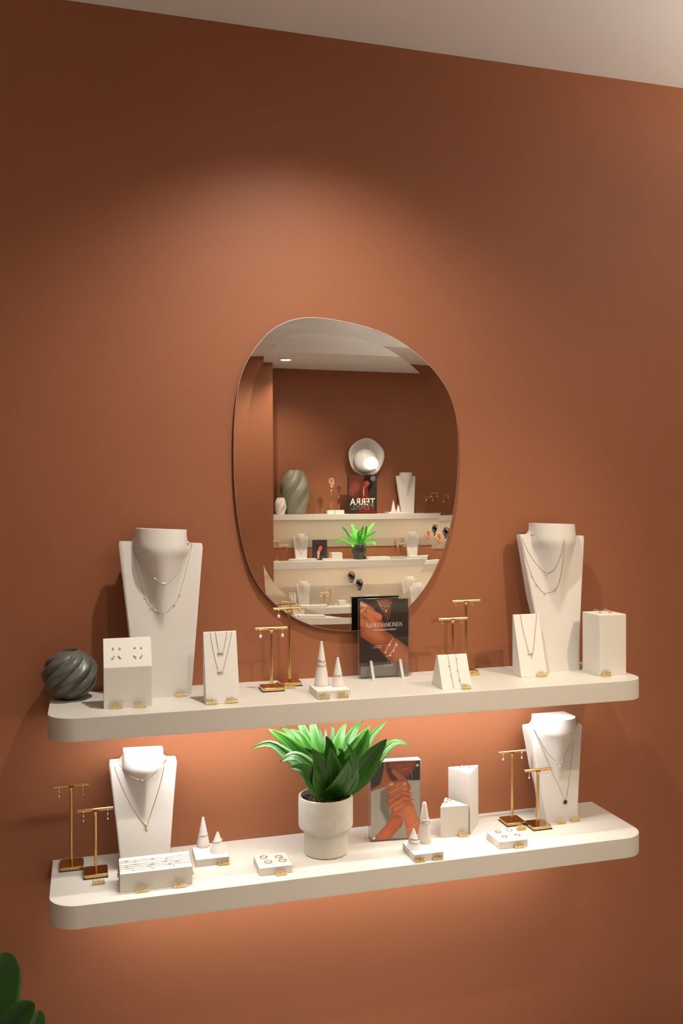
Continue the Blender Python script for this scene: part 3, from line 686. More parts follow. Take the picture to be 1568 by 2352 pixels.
# ---- printed pictures: colour per vertex on a fine grid of a thin card
class Print:
    def __init__(s, w, h, bg, step=.0007):
        s.w, s.h = w, h; s.nx = int(w/step); s.ny = int(h/step)
        X, Y = np.meshgrid((np.arange(s.nx+1))/s.nx, (np.arange(s.ny+1))/s.ny); s.X, s.Y = X, Y; s.asp = h/w
        s.C = np.zeros((s.ny+1, s.nx+1, 3)); s.C[:] = np.array(bg)/255.
    def blend(s, a, c): c = np.array(c)/255.; s.C = s.C*(1-a[..., None])+c*a[..., None]
    def poly(s, pts, c, soft=.008, c2=None):
        n = len(pts); ins = np.zeros(s.X.shape, bool); d = np.full(s.X.shape, 9.)
        for i in range(n):
            (x0, y0), (x1, y1) = pts[i], pts[(i+1) % n]; y0 *= s.asp; y1 *= s.asp; Y = s.Y*s.asp
            cond = (y0 > Y) != (y1 > Y); xi = (x1-x0)*(Y-y0)/((y1-y0) if y1 != y0 else 1e-9)+x0; ins ^= cond & (s.X < xi)
            dx, dy = x1-x0, y1-y0; t = np.clip(((s.X-x0)*dx+(Y-y0)*dy)/(dx*dx+dy*dy+1e-12), 0, 1); d = np.minimum(d, np.hypot(s.X-x0-t*dx, Y-y0-t*dy))
        sd = np.where(ins, -d, d); a = np.clip(.5-sd/soft, 0, 1)
        if c2 is not None:
            k = np.clip(-sd/c2[1], 0, 1)[..., None]; cc = np.array(c2[0])/255.*(1-k)+np.array(c)/255.*k; s.C = s.C*(1-a[..., None])+cc*a[..., None]
        else: s.blend(a, c)
    def cap(s, p0, p1, r0, r1, c, dark=.62, soft=.01, amt=1):
        x0, y0 = p0; x1, y1 = p1; y0 *= s.asp; y1 *= s.asp; Y = s.Y*s.asp; dx, dy = x1-x0, y1-y0
        t = np.clip(((s.X-x0)*dx+(Y-y0)*dy)/(dx*dx+dy*dy+1e-12), 0, 1); d = np.hypot(s.X-x0-t*dx, Y-y0-t*dy); r = r0+(r1-r0)*t
        side = ((s.X-x0)*dy-(Y-y0)*dx)/(math.hypot(dx, dy)+1e-9)/r
        sh = dark+(1-dark)*np.sqrt(np.clip(1-(d/r)**2, 0, 1)); a = np.clip(.5-(d-r)/soft, 0, 1)*amt
        cc = np.array(c)/255.*sh[..., None]; s.C = s.C*(1-a[..., None])+cc*a[..., None]
    def make(s, name, parent, x0, y, z0, glossy=.3):
        me = bpy.data.meshes.new(name); nx, ny = s.nx, s.ny
        V = [(x0+s.w*i/nx, y, z0+s.h*(1-j/ny)) for j in range(ny+1) for i in range(nx+1)]
        Fc = [(j*(nx+1)+i, (j+1)*(nx+1)+i, (j+1)*(nx+1)+i+1, j*(nx+1)+i+1) for j in range(ny) for i in range(nx)]
        nb = len(V); t = .0006
        V += [(x0, y+t, z0+s.h), (x0+s.w, y+t, z0+s.h), (x0+s.w, y+t, z0), (x0, y+t, z0)]
        c = [0, nx, ny*(nx+1)+nx, ny*(nx+1)]
        Fc += [(nb, nb+1, nb+2, nb+3)]
        me.from_pydata(V, [], Fc); me.update()
        ca = me.color_attributes.new('ink', 'FLOAT_COLOR', 'POINT')
        C = s.C.reshape(-1, 3); lin = np.where(C <= .04045, C/12.92, ((C+.055)/1.055)**2.4)
        arr = np.ones((len(V), 4)); arr[:nb, :3] = lin; arr[nb:, :3] = .03
        ca.data.foreach_set('color', arr.astype(np.float32).ravel())
        m = mk(name+'_ink', (1, 1, 1, 1), glossy); nt = m.node_tree; a = nt.nodes.new('ShaderNodeAttribute'); a.attribute_name = 'ink'
        nt.links.new(a.outputs['Color'], nt.nodes['Principled BSDF'].inputs['Base Color']); me.materials.append(m)
        o = bpy.data.objects.new(name, me); COL.objects.link(o); o.parent = parent; return o
# serif capitals as outlined strokes (x0,y0,x1,y1,width)
def serif_glyph(ch):
    S = []; t, k = .045, .105
    st = lambda x0, y0, x1, y1, w: S.append((x0, y0, x1, y1, w))
    ser = lambda x, y, w=.2: st(x-w/2, y, x+w/2, y, .035)
    def arc(cx, cy, rx, ry, a0, a1, w0, w1, n=18):
        for i in range(n):
            a = a0+(a1-a0)*i/n; b_ = a0+(a1-a0)*(i+1)/n; w = w0+(w1-w0)*abs(math.cos((a+b_)/2))
            st(cx+rx*math.cos(a), cy+ry*math.sin(a), cx+rx*math.cos(b_), cy+ry*math.sin(b_), w)
    if ch == 'A': st(.06, 0, .36, 1, t); st(.35, 1, .68, 0, k); st(.16, .33, .56, .33, t); ser(.07, .015); ser(.67, .015, .24); W_ = .74
    elif ch == 'M': st(.1, 0, .14, 1, t); st(.14, 1, .46, .05, k); st(.46, .05, .78, 1, t); st(.80, 1, .84, 0, k); ser(.1, .015); ser(.84, .015, .24); ser(.09, .985, .14); ser(.84, .985, .14); W_ = .95
    elif ch == 'D': st(.13, 0, .13, 1, k); arc(.3, .5, .42, .485, -PI/2, PI/2, t, k); st(.05, .985, .32, .985, .035); st(.05, .015, .32, .015, .035); W_ = .80
    elif ch == 'I': st(.13, 0, .13, 1, k); ser(.13, .015, .24); ser(.13, .985, .24); W_ = .27
    elif ch == 'O': arc(.42, .5, .36, .485, 0, 2*PI, t, k, 32); W_ = .84
    elif ch == 'N': st(.12, 0, .12, 1, t); st(.12, 1, .72, 0, k); st(.72, 0, .72, 1, t); ser(.12, .015); ser(.10, .985, .16); ser(.72, .985); W_ = .84
    elif ch == 'S': arc(.29, .74, .2, .24, .15*PI, 1.0*PI, t, .07, 12); st(.09, .72, .14, .60, .09); st(.14, .60, .42, .42, k); st(.42, .42, .48, .28, .09); arc(.28, .25, .21, .235, .1*PI-.3, -PI+.2, t, .08, 14); st(.08, .3, .08, .1, t); st(.48, .95, .47, .75, t); W_ = .56
    elif ch == '&': arc(.32, .78, .15, .2, 0, 2*PI, t, .07, 16); arc(.28, .27, .22, .255, .55*PI, 2*PI-.35, t, k, 16); st(.22, .66, .68, .02, k); st(.66, .5, .5, .12, t); ser(.66, .51, .18); ser(.68, .015, .16); W_ = .78
    else: W_ = .30
    return S, W_
def serif_text(name, s, size, m, parent, x, y, z, slope=0, gap=.05):
    b = new_bm(); cx = 0; G = []
    for ch in s: g, w = serif_glyph(ch); G.append((g, cx)); cx += w+gap
    for g, ox in G:
        for (x0, y0, x1, y1, w) in g:
            dx, dy = x1-x0, y1-y0; L = math.hypot(dx, dy) or 1; nx_, ny_ = -dy/L*w/2, dx/L*w/2; e = .008
            ex, ey = dx/L*e, dy/L*e
            q = [(x0-ex+nx_, y0-ey+ny_), (x1+ex+nx_, y1+ey+ny_), (x1+ex-nx_, y1+ey-ny_), (x0-ex-nx_, y0-ey-ny_)]
            b.faces.new([b.verts.new(((px+ox)*size, 0, py*size)) for px, py in q])
    o = obj(name, b, m, parent, loc=(x-cx*size/2, y, z)); return o, cx*size
def acrylic_box(b, x0, x1, y0, y1, z0, z1): box(b, x0, x1, y0, y1, z0, z1)
# ---- A&M sign
SY = -.050
sgx0 = at(823.5, 1470, y=SY).x; sgx1 = at(941, 1470, y=SY).x; sgz1 = at(882, 1374, y=SY).z; sgz0 = at(882, 1555, y=SY).z
sgw = sgx1-sgx0; sgh = sgz1-sgz0
sg = thing('acrylic_sign_holder', 'clear acrylic holder with dark poster of a hand and bracelets, standing before the mirror', 'sign', ((sgx0+sgx1)/2, SY, ZU))
SZ = sgz0-ZU
b = new_bm(); box(b, -sgw/2, sgw/2, -.0025, 0, SZ, SZ+sgh); acrylic('front_sheet', b, sg)
b = new_bm(); box(b, -sgw/2, sgw/2, .0035, .0060, SZ, SZ+sgh); acrylic('back_sheet', b, sg)
for xx in (-.038, .040):
    b = new_bm(); t_ = .0032
    prism(b, [(.009, 0), (.009, .006), (-.0026, .006), (-.0026, .0455), (-.0062, .0455), (-.0400, .002), (-.0400, 0), (-.036, 0), (-.008, .033), (-.008, 0)][:0] or
          [(-.0026, SZ-.0005), (-.0026, .046), (-.0066, .046), (-.0300, 0), (-.0255, 0), (-.0066, .036), (-.0060, SZ-.0005)], xx-t_, xx+t_, 'x')
    acrylic('foot', b, sg)
b = new_bm(); box(b, -sgw/2+.004, sgw/2-.004, .0, .006, 0, SZ); obj('base_rail', b, M_ACR, sg)
def zs(x, y): return ((x-955)/390., (y-125)/650.)
pr = Print(sgw-.008, sgh-.006, (44, 37, 33))
PZ = lambda x, y: ((x-285)/1070., (y-170)/1730.)      # from the close view of the poster
pr.poly([PZ(640, 150), PZ(990, 150), PZ(960, 500), PZ(900, 680), PZ(820, 560), PZ(760, 430)], (104, 60, 42), .05)
pr.poly([PZ(640, 150), PZ(960, 150), PZ(860, 330), PZ(740, 300)], (150, 92, 66), .08)
pr.cap(PZ(1250, 1560), PZ(820, 1120), .235, .19, (182, 108, 76), .62)
pr.cap(PZ(1400, 1640), PZ(1000, 1280), .22, .20, (180, 106, 76), .66)
pr.poly([PZ(270, 420), PZ(480, 330), PZ(740, 520), PZ(790, 700), PZ(860, 900), PZ(1010, 1080), PZ(760, 1250), PZ(560, 1180), PZ(280, 980)], (190, 112, 78), .02, c2=((140, 72, 48), .16))
pr.cap(PZ(330, 560), PZ(260, 470), .10, .09, (196, 112, 76), .6)
pr.cap(PZ(400, 480), PZ(280, 380), .075, .07, (200, 116, 80), .6)
pr.cap(PZ(520, 420), PZ(300, 260), .085, .07, (196, 110, 74), .55)
pr.cap(PZ(420, 700), PZ(270, 640), .09, .09, (204, 118, 78), .7)
pr.cap(PZ(700, 560), PZ(470, 420), .07, .05, (214, 128, 88), .75)
pr.cap(PZ(640, 760), PZ(470, 520), .06, .05, (212, 126, 86), .85)
pr.cap(PZ(410, 300), PZ(290, 250), .03, .035, (222, 170, 146), .8)
def fine(pr, pts, c, w=.006, amt=.9):
    for a, b_ in zip(pts[:-1], pts[1:]): pr.cap(a, b_, w, w, c, 1, .006, amt)
fine(pr, [PZ(660, 190), PZ(740, 300), PZ(830, 345), PZ(920, 300), PZ(970, 240)], (225, 190, 150), .004)
fine(pr, [PZ(690, 250), PZ(770, 380), PZ(858, 420), PZ(940, 320)], (225, 190, 150), .004)
pr.cap(PZ(858, 435), PZ(858, 450), .014, .014, (230, 200, 170), 1)
fine(pr, [PZ(1015, 1060), PZ(930, 1190), PZ(840, 1360)], (250, 225, 195)); fine(pr, [PZ(1090, 1150), PZ(1020, 1330), PZ(930, 1440), PZ(860, 1465)], (250, 225, 195))
for q in (PZ(935, 1195), PZ(840, 1365), PZ(1095, 1210), PZ(1022, 1335), PZ(950, 1440)): pr.cap(q, (q[0], q[1]+.008), .014, .014, (255, 235, 215), 1)
fine(pr, [PZ(310, 420), PZ(345, 370)], (250, 225, 205), .006); fine(pr, [PZ(350, 405), PZ(400, 350)], (250, 225, 205), .006)
fine(pr, [PZ(770, 1210), PZ(930, 1205)], (200, 190, 180), .002); fine(pr, [PZ(895, 1490), PZ(897, 1620)], (170, 165, 160), .003)
pr.poly([(0, .868), (1, .835), (1, 1), (0, 1)], (122, 112, 104), .01)
pr.cap(PZ(1400, 1640), PZ(1200, 1560), .20, .10, (168, 116, 98), .85, .05, .6)
sgp = pr.make('poster', sg, -sgw/2+.004, .0002, SZ+.003)
pw = sgw-.008; ph = sgh-.006
def pz(x, y): q = PZ(x, y); return (-sgw/2+.004+q[0]*pw, SZ+.003+(1-q[1])*ph)
x_, z_ = pz(810, 790); o_, wtx = serif_text('title_lettering', 'A&M DIAMONDS', 1.0, M_WTEXT, sgp, 0, 0, 0)
sz = (820/1070.*pw)/wtx; o_.scale = (sz, 1, sz*1.0); o_.location = (pz(405, 0)[0], -.0002, z_)
x_, z_ = pz(820, 868); text_mesh('subtitle_lettering', 'Timeless designs, future heirlooms', .0062, M_WTEXT, sgp, (x_, -.0002, z_), extrude=0, shear=.25, sx=.72)
x_, z_ = pz(765, 1222); text_mesh('caption_lettering', 'LAB DIAMOND', .0030, M_WTEXT, sgp, (x_, -.0002, z_), extrude=0, align='RIGHT')
x_, z_ = pz(765, 1262); text_mesh('caption_lettering', 'CHARM BRACELET', .0030, M_WTEXT, sgp, (x_, -.0002, z_), extrude=0, align='RIGHT')
x_, z_ = pz(905, 1672); text_mesh('caption_lettering', '14K SOLID GOLD', .0030, M_WTEXT, sgp, (x_, -.0002, z_), extrude=0)
# price tags, upper
GT_ = [
 (252, 1629, 283, '285', '00', 'left brass price tag in front of the sloped stud block'),
 (306.5, 1626.4, 337.7, '250', '00', 'right brass price tag in front of the sloped stud block'),
 (402.5, 1601, 432, '405', '00', 'brass price tag reading 405 at the foot of the left tall bust'),
 (471.6, 1619.4, 501, '685', '00', 'left one of two brass tags before the left leaning slab, reading 685'),
 (517.5, 1615, 546.5, '455', '00', 'right one of two brass tags before the left leaning slab, reading 455'),
 (652, 1582.3, 680, '350', '00', 'brass price tag before the taller gold stand left of the ring cones'),
 (730, 1607.5, 760, '475', '00', 'left brass price tag on the upper ring cone plinth'),
 (774, 1604.5, 802.7, '485', '00', 'right brass price tag on the upper ring cone plinth'),
 (1059, 1584.3, 1084.5, '465', '00', 'brass price tag at the lower right corner of the bracelet wedge'),
 (1076, 1552.5, 1102.8, '532', '00', 'brass price tag reading 532 behind the bracelet wedge'),
 (1233, 1555.2, 1259, '560', '00', 'brass price tag in front of the right leaning slab'),
 (1382, 1554, 1407.6, '365', '00', 'brass price tag in front of the tall white box'),
]
FRU = [-.197, -.197, -.116, -.2225, -.2225, None, -.2385, -.2385, -.2315, None, -.154, -.197]
for a, fy_ in zip(GT_, FRU): price_tag(a[0], a[1], a[2], a[3], a[4], ZU, a[5], fy_)
# ================================================================ LOWER SHELF
pair(-.0405, -.0530, ZL, .189, 'taller gold T stand at the left end of the lower shelf', 'chain_drop', -.0265, .0265, ('left fine chain earring on the taller stand at the far left', 'right fine chain earring on the taller stand at the far left'))
pair(.0125, -.1110, ZL, .147, 'shorter gold T stand at the left end of the lower shelf', 'chain_drop', -.026, .027, ('left fine chain earring on the shorter stand at the far left', 'right fine chain earring on the shorter stand at the far left'))
pair(1.0610, -.0860, ZL, .186, 'taller gold T stand beside the right bust on the lower shelf', 'wave_drop', -.027, .026, ('left twisted drop earring on the taller stand by the lower right bust', 'right twisted drop earring on the taller stand by the lower right bust'))
pair(1.1120, -.1310, ZL, .147, 'shorter gold T stand overlapping the right bust on the lower shelf', 'wave_drop', -.027, .026, ('left twisted drop earring on the shorter stand by the lower right bust', 'right twisted drop earring on the shorter stand by the lower right bust'))
BLL = Bust(.1220, -.1130, ZL, 'short', 'short white necklace bust on the left of the lower shelf, behind the bracelet block', 'short white necklace busts', skew=.03)
BLR = Bust(1.1895, -.1190, ZL, 'shortR', 'short white necklace bust at the right end of the lower shelf', 'short white necklace busts', skew=.0, rotz=0)
Z9 = lambda x, y: (240+x/7.84, 1700+y/7.84)
necklace(BLL, [Z9(215, 362), Z9(300, 480), Z9(395, 590), Z9(525, 675), Z9(680, 722), Z9(830, 660), Z9(942, 545), Z9(1020, 420), Z9(1070, 300)], M_JGOLD, 'short fine gold necklace with small beads on the lower left bust', [('bead', *Z9(395, 590)), ('bead', *Z9(525, 675)), ('dot', *Z9(678, 722)), ('bead', *Z9(942, 545))], r=.00045)
necklace(BLL, [Z9(148, 372), Z9(230, 640), Z9(390, 1010), Z9(560, 1310), Z9(745, 1530), Z9(800, 1420), Z9(900, 1120), Z9(1020, 720), Z9(1095, 300)], M_JGOLD, 'long fine gold necklace with key-like pendant on the lower left bust', [('key', *Z9(748, 1545))], r=.00045)
ZA = lambda x, y: (1120+x/6.533, 1640+y/6.533)
necklace(BLR, [ZA(690, 228), ZA(760, 360), ZA(880, 560), ZA(1030, 710), ZA(1100, 715), ZA(1180, 560), ZA(1250, 370), ZA(1280, 190)], M_SILV, 'short silver necklace with branch pendant on the lower right bust', [('branch', *ZA(1075, 735))], r=.00055)
necklace(BLR, [ZA(685, 230), ZA(770, 420), ZA(930, 800), ZA(1050, 1060), ZA(1156, 1285), ZA(1190, 1150), ZA(1240, 800), ZA(1275, 450), ZA(1284, 195)], M_SILV, 'long silver necklace with dark disc pendant on the lower right bust', [('disc', *ZA(1158, 1290))], r=.00045)
# bracelet block
block('bracelet_block', [(-.2270, 0), (-.2270, .0400), (-.1600, .0480), (-.1560, .0470), (-.1560, 0)], .0615, .2165, 'x', 'wide low white block with six bracelets laid across, front left of the lower shelf', 'display block', 'white display blocks', loc=(0, 0, ZL))
ZB = lambda x, y: (260+x/7.84, 1920+y/7.84)
def top_chain(p0, p1, stones, m, label, fall):
    A = Vector((0, -.2270, ZL+.0400)); n = Vector((0, -.0080, .0670)).normalized()
    def hit(x, y): d = ray(*ZB(x, y)); return CAM+d*((A-CAM).dot(n)/d.dot(n))
    a, c = hit(*p0), hit(*p1); y = max(-.224, min(-.163, (a.y+c.y)/2)); zz = A.z+(y-A.y)*.0080/.0670+.0008
    x0, x1 = .0608, .2172
    P = [(x0-.0012, y-.003, ZL+fall), (x0-.001, y-.001, ZL+.03), (x0+.0002, y, zz-.001), (x0+.004, y, zz)]+[(x0+.01+(x1-x0-.02)*k/6, y+.0004*math.sin(k*2.1), zz) for k in range(7)]+[(x1-.004, y, zz), (x1-.0002, y, zz-.001), (x1+.001, y-.001, ZL+.03), (x1+.0012, y-.003, ZL+fall)]
    t = thing('bracelet', label, 'bracelet', ((x0+x1)/2, y, zz), 0, 'bracelets across the low white block'); o = Vector(t.location)
    b = new_bm(); tube(b, [Vector(q)-o for q in P], .00045, 5); obj('chain', b, m, t, smooth=True)
    for sx, big in stones:
        h_ = hit(*sx); b = new_bm(); ball(b, Vector((h_.x, y, zz+.001))-o, .0024 if big else .0016, (1.2, .9, .7), 8, 6)
        b2 = b; obj('stone', b2, M_STONE if big else m, t, smooth=True)
    b = new_bm()
    for x_ in (x0-.002, x1+.002): ball(b, Vector((x_, y-.003, ZL+fall))-o, .0018, u=8, v=6); ball(b, Vector((x_, y-.003, ZL+fall+.005))-o, .0013, u=8, v=6)
    obj('clasp', b, m, t, smooth=True)
for a in [((100, 470), (1360, 345), [((237, 456), 1), ((715, 403), 1), ((1185, 357), 0)], M_SILV, 'silver bracelet furthest back on the low block', .022),
          ((100, 500), (1370, 370), [((385, 462), 0), ((962, 397), 0)], M_ROSE, 'rose gold bracelet second from the back on the low block', .018),
          ((110, 545), (1385, 410), [((408, 507), 0), ((938, 447), 0)], M_ROSE, 'rose gold bracelet third from the back on the low block', .024),
          ((110, 575), (1390, 440), [((240, 547), 1), ((705, 498), 1), ((1142, 455), 1)], M_SILV, 'silver bracelet with larger stones fourth from the back on the low block', .012),
          ((115, 615), (1400, 465), [((292, 594), 0), ((655, 550), 0), ((1015, 507), 0)], M_ROSE, 'rose gold bracelet second from the front on the low block', .016),
          ((120, 650), (1410, 505), [((367, 613), 0), ((730, 575), 0), ((1085, 537), 0)], M_SILV, 'silver bracelet nearest the front on the low block', .02)]: top_chain(*a)
# plinth with two cones (left)
plinth(.2345, .3120, -.1390, -.0630, ZL, 'low white plinth under two ring cones, left part of the lower shelf')
ZQ = ZL+.0175
c3 = cone(468.5, 1948.6, ZQ, .0160, .0700, 'taller ring cone with beaded silver ring on the left lower plinth')
c4 = cone(502.3, 1961.0, ZQ, .0188, .0455, 'short wide ring cone with beaded gold ring on the left lower plinth')
cone_ring(c3, .40, M_SILV, 'beaded silver ring on the taller cone of the left lower plinth', beaded=True)
cone_ring(c4, .53, M_JGOLD, 'beaded gold ring tilted on the short cone of the left lower plinth', beaded=True, tilt=.0022)
# ring block left of the pot
plinth(.3660, .4420, -.2280, -.1520, ZL, 'low white plinth with four flat rings, left of the potted plant')
def Zr(x, y): return (540+x/3.409, 1630+y/3.409)
for (x, y, m, l) in [(222, 1158, M_ROSE, 'rose gold ring, back left on the plinth beside the plant pot'), (340, 1154, M_JGOLD, 'gold ring, back right on the plinth beside the plant pot'),
                     (258, 1194, M_SILV, 'silver ring, front left on the plinth beside the plant pot'), (370, 1183, M_SILV, 'silver ring, front right on the plinth beside the plant pot')]:
    flat_ring(*Zr(x, y), ZQ, .0078, m, l, rotz=random.uniform(-.5, .5))
# plinth with two cones (right)
plinth(.7260, .8000, -.2540, -.1750, ZL, 'low white plinth under two ring cones, in front of the acrylic photo block')
c5 = cone(955.5, 1953.3, ZQ, .0170, .0460, 'short ring cone with stacked rings before the acrylic photo block')
c6 = cone(980.3, 1939.3, ZQ, .0162, .0975, 'tall rounded ring cone beside the acrylic photo block', tipr=.0050, fat=.0010)
cone_ring(c5, .52, M_ROSE, 'upper gold ring on the short cone by the photo block', beaded=True, tilt=.0018, tiltdir=2.6)
cone_ring(c5, .40, M_SILV, 'lower silver stone ring on the short cone by the photo block', stones=7, tilt=.0022, tiltdir=2.2)
cone_ring(c6, .58, M_SILV, 'upper silver ring on the tall cone by the photo block', tilt=.002)
cone_ring(c6, .51, M_JGOLD, 'lower gold ring on the tall cone by the photo block', stones=1, tilt=.0026, tiltdir=2.9)
# triangular columns
block('triangular_column', [(.8417, -.1310), (.9160, -.1360), (.8830, -.0640)], 0, .0770, 'z', 'short white triangular column with two rings on top, beside the acrylic photo block', 'display block', 'white triangular columns', loc=(0, 0, ZL))
block('triangular_column', [(.8915, -.0630), (.9203, -.1360), (.9735, -.0690)], 0, .1545, 'z', 'tall white triangular column with two rings on top, behind the short one', 'display block', 'white triangular columns', loc=(0, 0, ZL))
ZC = lambda x, y: (980+x/6.03, 1740+y/6.03)
flat_ring(*ZC(255, 622), ZL+.077, .0058, M_ROSE, 'front rose gold ring on the short triangular column', rotz=.4)
flat_ring(*ZC(312, 588), ZL+.077, .0058, M_ROSE, 'back rose gold ring on the short triangular column')
flat_ring(*ZC(488, 131), ZL+.1545, .0060, M_SILV, 'left silver ring on the tall triangular column')
flat_ring(*ZC(612, 141), ZL+.1545, .0060, M_SILV, 'right silver ring on the tall triangular column', rotz=.3)
# ring plinth right
plinth(.9500, 1.0255, -.2410, -.1660, ZL, 'low white plinth with four flat rings, in front of the gold stands on the right')
for (x, y, m, l) in [(985, 1034, M_ROSE, 'rose gold ring, back left on the right-hand ring plinth'), (1142, 1012, M_SILV, 'silver ring, back right on the right-hand ring plinth'),
                     (1072, 1100, M_ROSE, 'rose gold ring, front left on the right-hand ring plinth'), (1253, 1079, M_JGOLD, 'gold ring, front right on the right-hand ring plinth')]:
    flat_ring(*ZC(x, y), ZQ, .0065, m, l, stone=False)
# acrylic photo block
AX = .1285; ax0 = Vector((.6672, -.1040, ZL)); ah = .1965
ab = thing('acrylic_photo_block', 'thick clear acrylic block with photo of clasped hands, right of the potted plant', 'photo frame', tuple(ax0), math.radians(-6))
b = new_bm(); box(b, 0, AX, .0012, .0250, 0, ah); acrylic('back_block', b, ab)
b = new_bm(); box(b, 0, AX, -.0045, 0, 0, ah); acrylic('front_plate', b, ab)
for xx, zz in ((.008, .010), (AX-.010, .010), (.008, ah-.012), (AX-.010, ah-.012)):
    b = new_bm(); bmesh.ops.create_cone(b, cap_ends=True, segments=20, radius1=.0034, radius2=.0034, depth=.0016, matrix=Matrix.Translation((xx, -.0052, zz)) @ Matrix.Rotation(PI/2, 4, 'X')); obj('magnet', b, M_SILV, ab, smooth=True, sharp=40)
ph_ = Print(AX-.003, ah-.004, (196, 190, 180))
Q = lambda x, y: ((x-218)/820., (y-110)/1330.)
ph_.poly([Q(200, 90), Q(1060, 90), Q(1060, 452), Q(830, 442), Q(500, 510), Q(200, 600)], (44, 34, 38), .01)
ph_.poly([Q(440, 100), Q(640, 100), Q(620, 350), Q(520, 510), Q(200, 600), Q(200, 575), Q(370, 480), Q(420, 300)], (190, 104, 62), .03)
ph_.poly([Q(470, 100), Q(640, 100), Q(720, 380), Q(600, 470), Q(520, 380), Q(480, 250)], (74, 38, 28), .06)
ph_.poly([Q(520, 90), Q(1000, 90), Q(960, 220), Q(900, 320), Q(800, 392), Q(700, 360), Q(560, 250), Q(490, 190)], (178, 84, 58), .04, c2=((140, 58, 40), .1))
ph_.poly([Q(710, 205), Q(790, 185), Q(900, 195), Q(850, 250), Q(770, 245)], (160, 62, 58), .02)
ph_.cap(Q(770, 240), Q(860, 235), .028, .018, (206, 92, 88), .8)
ph_.poly([Q(380, 600), Q(495, 545), Q(520, 900), Q(560, 1180), Q(495, 1190), Q(370, 900)], (132, 128, 112), .05)
fine(ph_, [Q(890, 270), Q(900, 430)], (190, 185, 190), .005, .7); fine(ph_, [Q(835, 360), Q(842, 440)], (190, 185, 190), .005, .7)
ph_.cap(Q(600, 270), Q(760, 440), .055, .075, (206, 110, 72), .6)
ph_.cap(Q(560, 540), Q(800, 560), .12, .10, (228, 134, 84), .75)
ph_.poly([Q(500, 560), Q(620, 430), Q(800, 400), Q(870, 560), Q(860, 700), Q(880, 860), Q(700, 1000), Q(560, 960), Q(480, 800)], (226, 130, 86), .02, c2=((176, 84, 50), .10))
ph_.cap(Q(660, 1010), Q(640, 1160), .14, .13, (214, 122, 84), .75)
ph_.cap(Q(640, 1150), Q(380, 1440), .13, .13, (222, 112, 72), .75)
ph_.cap(Q(830, 900), Q(960, 1420), .125, .165, (240, 138, 90), .78)
ph_.cap(Q(540, 640), Q(780, 515), .052, .036, (224, 126, 84), .55)
ph_.cap(Q(540, 780), Q(740, 650), .060, .050, (220, 120, 78), .55); ph_.cap(Q(740, 650), Q(890, 690), .050, .036, (220, 116, 80), .55)
ph_.cap(Q(560, 880), Q(780, 750), .060, .052, (232, 130, 88), .55); ph_.cap(Q(780, 750), Q(900, 800), .050, .040, (228, 122, 84), .55)
ph_.cap(Q(620, 930), Q(820, 830), .062, .050, (236, 132, 90), .6); ph_.cap(Q(820, 830), Q(890, 850), .045, .034, (232, 126, 86), .6)
for q, r in ((Q(775, 505), .028), (Q(895, 690), .022), (Q(905, 815), .022)): ph_.cap(q, (q[0]+.03, q[1]-.006), r, r*.7, (238, 176, 176), .9)
ph_.cap(Q(545, 500), Q(575, 490), .03, .03, (240, 210, 150), .8); fine(ph_, [Q(520, 705), Q(560, 725), Q(595, 722)], (110, 60, 40), .006); fine(ph_, [Q(615, 740), Q(660, 760), Q(740, 705)], (110, 60, 40), .006)
fine(ph_, [Q(760, 1315), Q(880, 1270), Q(1000, 1190)], (246, 206, 176), .005); 
for q in (Q(780, 1222), Q(835, 1150), Q(905, 1100), Q(548, 930)): ph_.cap(q, (q[0]+.001, q[1]), .008, .008, (255, 235, 210), 1)
ph_.make('photo_print', ab, .0015, .0001, .002, .25)
# price tags, lower
GL_ = [
 (211, 2033, 242, '265', '00', 'brass price tag reading 265 before the shorter gold stand at the far left'),
 (311.7, 2050.3, 343, '445', '00', 'left brass price tag in front of the bracelet block'),
 (398.8, 2039.5, 429.4, '276', '00', 'right brass price tag in front of the bracelet block'),
 (499.7, 1988.5, 529, '365', '00', 'brass price tag reading 365 on the left lower cone plinth'),
 (632, 2011.5, 661, '666', '00', 'brass price tag on the ring plinth left of the plant'),
 (950.5, 1980.2, 977, '370', '00', 'left brass price tag on the cone plinth by the photo block'),
 (992.6, 1974.2, 1019, '270', '00', 'right brass price tag on the cone plinth by the photo block'),
 (1053, 1923.2, 1079, '265', '00', 'brass price tag in front of the short triangular column'),
 (1180.7, 1948.5, 1207.5, '450', '00', 'brass price tag on the right-hand ring plinth'),
 (1187, 1907.8, 1210, '335', '00', 'brass price tag between the gold stand bases on the right'),
 (1280, 1893, 1303, '645', '00', 'left one of two brass tags before the lower right bust, reading 645'),
 (1311, 1888, 1334, '585', '00', 'right one of two brass tags before the lower right bust, reading 585'),
]
FRL = [None, -.227, -.227, -.139, -.228, -.254, -.254, -.136, -.241, None, -.119, -.119]
for a, fy_ in zip(GL_, FRL): price_tag(a[0], a[1], a[2], a[3], a[4], ZL, a[5], fy_)
